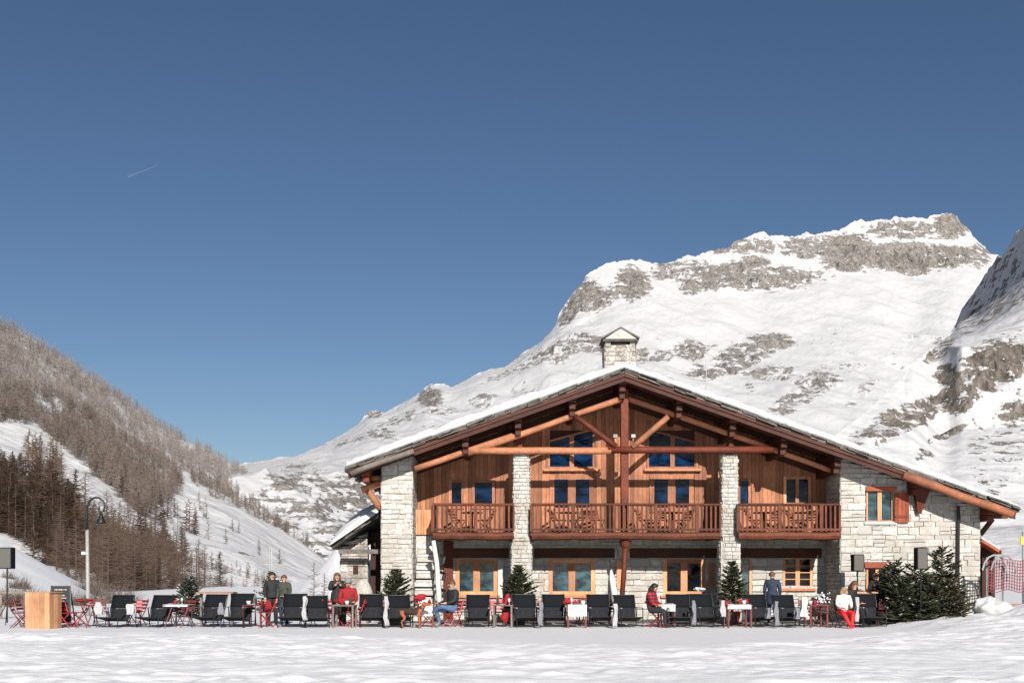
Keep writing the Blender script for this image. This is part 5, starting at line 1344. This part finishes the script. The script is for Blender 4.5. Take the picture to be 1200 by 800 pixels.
BONES = [('pel', 'wai', 0), ('wai', 'che', 0), ('che', 'nec', 0), ('nec', 'ne2', 2), ('ne2', 'hea', 2), ('hea', 'top', 2), ('che', 'ls', 0), ('ls', 'le', 0), ('le', 'lw', 0), ('lw', 'lh', 2),
         ('che', 'rs', 0), ('rs', 're', 0), ('re', 'rw', 0), ('rw', 'rh', 2), ('pel', 'lp', 1), ('lp', 'lk', 1), ('lk', 'la', 1), ('la', 'lt', 3), ('pel', 'rp', 1), ('rp', 'rk', 1), ('rk', 'ra', 1), ('ra', 'rt', 3)]
def person(label, loc, rz, pose, top, legs, shoes='cloth_black', hair='hair_dark', long=False, scale=1.0, bulk=1.15, over={}, hat=None, goggles=False, coat=0, scarf=None):
    P = dict(STAND if pose == 'stand' else SIT); P.update({k: v for k, v in over.items() if k != 'face'}); keys_ = list(P); ix = {k: i for i, k in enumerate(keys_)}
    J = [(P[k], RAD[k]*(bulk if k not in ('hea', 'top', 'ne2', 'lh', 'rh', 'lw', 'rw') else 1)) for k in keys_]
    E = [(ix[a], ix[b]) for a, b, z in BONES]; zones = [z for a, b, z in BONES]
    root = empty('person', loc, rz, label=label, category='person'); root.scale = (scale,)*3
    H = Vector(P['hea']); tp = Vector(P['top']); nk = Vector(P['ne2']); upv = (tp-nk).normalized(); fwd = Vector((0, -1, 0)); fwd = (fwd-upv*fwd.dot(upv)).normalized(); sd = fwd.cross(upv)
    if 'face' in over: fwd = Vector(over['face']); fwd = (fwd-upv*fwd.dot(upv)).normalized(); sd = fwd.cross(upv)
    def extra(mb):
        for s in (-1, 1):
            mb.ball(H+fwd*.088+sd*s*.034+upv*.01, .012, 5, 4); mb.ball(H+sd*s*.098, .022, 5, 2, (.6, 1, 1.3))
        mb.tube([H+fwd*.085+upv*.015, H+fwd*.118-upv*.02, H+fwd*.09-upv*.03], [.008, .016, .01], 6, 2)
        mb.tube([H+fwd*.09-upv*.052-sd*.025, H+fwd*.096-upv*.053, H+fwd*.09-upv*.052+sd*.025], .006, 5, 5)
        for w_, h_, s in (('lw', 'lh', 1), ('rw', 'rh', -1)):   # palm ends in four fingers and a thumb
            a, b = Vector(P[w_]), Vector(P[h_]); d = (b-a).normalized(); x = d.cross(Vector((0, 0, 1)) if abs(d.z) < .8 else Vector((0, 1, 0))).normalized(); n = x.cross(d).normalized()
            for k, L in enumerate((.062, .072, .068, .052)):
                o0 = b+x*(k-1.5)*.017; mb.tube([o0-d*.02, o0+d*L*.45, o0+d*L*.8+n*.012, o0+d*L*.95+n*.03], [.010, .009, .008, .006], 6, 2)
            t0 = b-d*.03+x*s*.028; mb.tube([t0-x*s*.01, t0+x*s*.022+d*.022, t0+x*s*.026+d*.05+n*.01], [.012, .010, .007], 6, 2)
    mb = skin_body('body', J, E, None, zones, ix['pel'], 1, extra)
    mb.build('body', [top, legs, 'skin', shoes, 'eye', 'hair_brown'], root, smooth=True)
    # hair
    m = MB(); c0 = H+upv*.022-fwd*.012; n = 9
    for i in range(n):
        for k in range(18):
            pass
    rows = []
    for i in range(10):
        th = math.pi*.62*i/9; row = []
        for k in range(18):
            ph = 2*math.pi*k/18; dirv = upv*math.cos(th)+(sd*math.cos(ph)+fwd*math.sin(ph))*math.sin(th); fr = max(0, math.sin(ph))
            rr = .112*(1-.10*fr*(i/9)); lift = upv*(.075*fr*max(0, i/9-.3))
            row.append(m.vert(c0+dirv*rr+lift+Vector((random.uniform(-.003, .003),)*3)))
        rows.append(row)
    for a, b in zip(rows[:-1], rows[1:]):
        for k in range(18): m.face((a[k], a[(k+1) % 18], b[(k+1) % 18], b[k]), 0, .5)
    if long:
        m.tube([H-fwd*.05-upv*.0, H-fwd*.085-upv*.1, H-fwd*.08-upv*.22, H-fwd*.07-upv*.33], [.095, .10, .095, .03], 9)
        for s in (-1, 1): m.tube([H+sd*s*.08+upv*.03, H+sd*s*.098-upv*.08, H+sd*s*.09-upv*.2], [.035, .04, .015], 7)
    m.build('hair', hair, root, smooth=True)
    if hat:
        m = MB(); c = H+upv*.045-fwd*.005; rows = []
        for i in range(8):
            th = math.pi*.52*i/7; rows.append([m.vert(c+upv*math.cos(th)*.125+(sd*math.cos(2*math.pi*k/16)+fwd*math.sin(2*math.pi*k/16))*math.sin(th)*.124) for k in range(16)])
        for a, b in zip(rows[:-1], rows[1:]):
            for k in range(16): m.face((a[k], a[(k+1) % 16], b[(k+1) % 16], b[k]), 0, .5)
        m.build('hat', hat, root, smooth=True)
    if goggles:
        m = MB(); m.tube([H-sd*.095+upv*.012+fwd*.02, H-sd*.06+fwd*.095+upv*.012, H+sd*.06+fwd*.095+upv*.012, H+sd*.095+upv*.012+fwd*.02], .02, 7); m.build('sunglasses', 'eye', root)
    if coat:                                 # coat skirt hanging from the hips
        m = MB(); pe = Vector(P['wai']); rows = []
        for i in range(6):
            t = i/5; rows.append([m.vert(pe+Vector((math.cos(k*math.pi/8)*(.175+.05*t+.012*math.sin(k*3)), math.sin(k*math.pi/8)*(.15+.04*t), -coat*t))) for k in range(16)])
        for a, b in zip(rows[:-1], rows[1:]):
            for k in range(16): m.face((a[k], a[(k+1) % 16], b[(k+1) % 16], b[k]), 0, .5)
        o = m.build('coat_skirt', top, root, smooth=True); s_ = o.modifiers.new('Solid', 'SOLIDIFY'); s_.thickness = .015
    if scarf:
        m = MB(); c = Vector(P['nec'])+Vector((0, 0, .02)); m.tube([c+Vector((math.cos(k*math.pi/6)*.09, math.sin(k*math.pi/6)*.085, 0)) for k in range(13)], .035, 7); m.build('scarf', scarf, root, smooth=True)
    return root
def gp(px, Y): return (WX(px, Y), Y, 0)
armsup = dict(le=(.27, -.12, 1.18), lw=(.10, -.30, 1.32), lh=(.05, -.32, 1.38), re=(-.27, -.12, 1.18), rw=(-.10, -.30, 1.32), rh=(-.05, -.32, 1.38))
person('man standing in a black jacket, taller of the couple behind the fifth lounge chair', gp(319, 37.0), R(25), 'stand', 'cloth_black', 'cloth_black', hair='hair_dark', scale=.98, coat=.2)
person('shorter person in an olive jacket beside the tall man behind the fifth lounge chair', gp(333, 36.9), R(-15), 'stand', 'cloth_olive', 'cloth_navy', hair='hair_brown', scale=.93, over=dict(le=(.26, -.05, 1.14), lw=(.12, -.2, 1.0), lh=(.05, -.23, 1.0)))
person('woman in a black coat holding a cup to her mouth near the lean-to', gp(395, 36.6), R(15), 'stand', 'cloth_black', 'cloth_black', long=True, scale=.97, over=armsup, coat=.35, hair='hair_brown')
person('person in a dark red jacket and grey hat behind the plank table near the lean-to', gp(408, 36.5), R(10), 'sit', 'red_cloth', 'cloth_black', hat='cloth_grey', scale=1.1, hair='hair_brown')
cross = dict(pel=(0, .05, .50), lk=(.10, -.40, .62), la=(-.22, -.50, .42), lt=(-.36, -.52, .40), rk=(-.16, -.42, .50), ra=(-.14, -.30, .12), rt=(-.2, -.44, .05), rw=(-.20, -.34, .66), rh=(-.16, -.42, .68), lw=(.20, -.28, .70), lh=(.16, -.36, .69))
person('seated man in a black jacket and blue jeans with crossed legs, by the dog', gp(529, 35.2), R(-58), 'sit', 'cloth_black', 'cloth_blue', scale=1.08, over=cross, hair='hair_brown', scarf='cloth_grey', shoes='cloth_grey')
person('dark haired woman in a red plaid shirt sitting at a white laid table', gp(765, 35.1), R(62), 'sit', 'cloth_plaid', 'cloth_black', long=True, scale=1.02, over=dict(hea=(0, -.06, 1.21), top=(0, -.07, 1.28), che=(0, .0, .92), nec=(0, -.02, 1.07), ne2=(0, -.03, 1.13)))
person('woman standing in a navy coat with her back to the camera below the last balcony', gp(905, 37.6), R(165), 'stand', 'cloth_navy', 'cloth_navy', hair='hair_brown', scale=.99, coat=.45, over=dict(hea=(0, -.02, 1.62), face=(-.6, -.7, 0)))
person('girl in a white jumper and bright red trousers sitting facing the camera', gp(989, 34.7), R(4), 'sit', 'cloth_white', 'cloth_red', hair='hair_blond', long=True, scale=.92, shoes='cloth_red', over=dict(lk=(.16, -.42, .50), la=(.05, -.55, .10), lt=(.08, -.70, .05), rk=(-.16, -.42, .50), ra=(.0, -.58, .10), rt=(-.02, -.73, .05)))
person('person in a black jacket leaning in behind the girl in red trousers', gp(998, 35.5), R(42), 'sit', 'cloth_black', 'cloth_black', hair='hair_brown', scale=1.08, long=True, over=dict(hea=(0, -.10, 1.20), top=(0, -.12, 1.27), che=(0, -.02, .92), nec=(0, -.06, 1.06), ne2=(0, -.08, 1.12)))
person('man in sunglasses and a black jacket standing in front of the evergreen clump', gp(1026, 37.4), R(20), 'stand', 'cloth_black', 'cloth_black', goggles=True, hair='hair_brown', scale=.97, over=dict(le=(.30, -.02, 1.18), lw=(.16, -.25, 1.15), lh=(.08, -.28, 1.17)))
# chairs under the seated people
rchair(408, 36.62, 10, 'dark red bistro chair under the person in the dark red jacket', BD); rchair(529, 35.35, -58, 'red bistro chair under the man in blue jeans'); rchair(989, 34.8, 4, 'dark red bistro chair under the girl in red trousers', BD); rchair(998, 35.65, 42, 'dark red bistro chair under the person behind the girl in red trousers', BD)

# dog: dark saddle, rust legs and head, standing side on, muzzle towards the seated man
dj = [((-.30, 0, .52), .10), ((-.12, 0, .50), .105), ((.10, 0, .50), .13), ((.24, 0, .53), .12), ((.33, 0, .64), .075), ((.40, 0, .74), .07), ((.49, 0, .73), .05), ((.57, 0, .70), .03),
      ((-.38, 0, .58), .03), ((-.50, 0, .50), .02),
      ((-.30, .08, .44), .075), ((-.24, .09, .30), .045), ((-.36, .09, .20), .025), ((-.33, .09, .04), .024), ((-.28, .09, .02), .024),
      ((-.30, -.08, .44), .075), ((-.20, -.09, .30), .045), ((-.31, -.09, .20), .025), ((-.27, -.09, .04), .024), ((-.22, -.09, .02), .024),
      ((.20, .08, .42), .055), ((.19, .09, .24), .03), ((.21, .09, .04), .024), ((.26, .09, .02), .024), ((.22, -.08, .42), .055), ((.25, -.09, .24), .03), ((.25, -.09, .04), .024), ((.30, -.09, .02), .024)]
de = [(0, 1), (1, 2), (2, 3), (3, 4), (4, 5), (5, 6), (6, 7), (0, 8), (8, 9), (0, 10), (10, 11), (11, 12), (12, 13), (13, 14), (0, 15), (15, 16), (16, 17), (17, 18), (18, 19), (3, 20), (20, 21), (21, 22), (22, 23), (3, 24), (24, 25), (25, 26), (26, 27)]
def dogx(mb):
    for s in (-1, 1):
        mb.tube([(.37, s*.05, .80), (.37, s*.085, .75), (.39, s*.09, .67)], [.02, .032, .012], 6, 1); mb.ball((.455, s*.042, .765), .010, 5, 2)
    mb.ball((.598, 0, .705), .016, 6, 2)
mb = skin_body('dog', dj, de, None, [0, 0, 0, 0, 1, 1, 1, 0, 0]+[1]*18, 1, 1, dogx)
o = mb.build('dog', ['dog_dark', 'dog_tan', 'eye'], None, smooth=True, label='dark backed dog with rust red legs standing beside the man in jeans', category='dog'); o.location = (WX(483, 34.6), 34.6, 0); o.rotation_euler = (0, 0, R(-8))
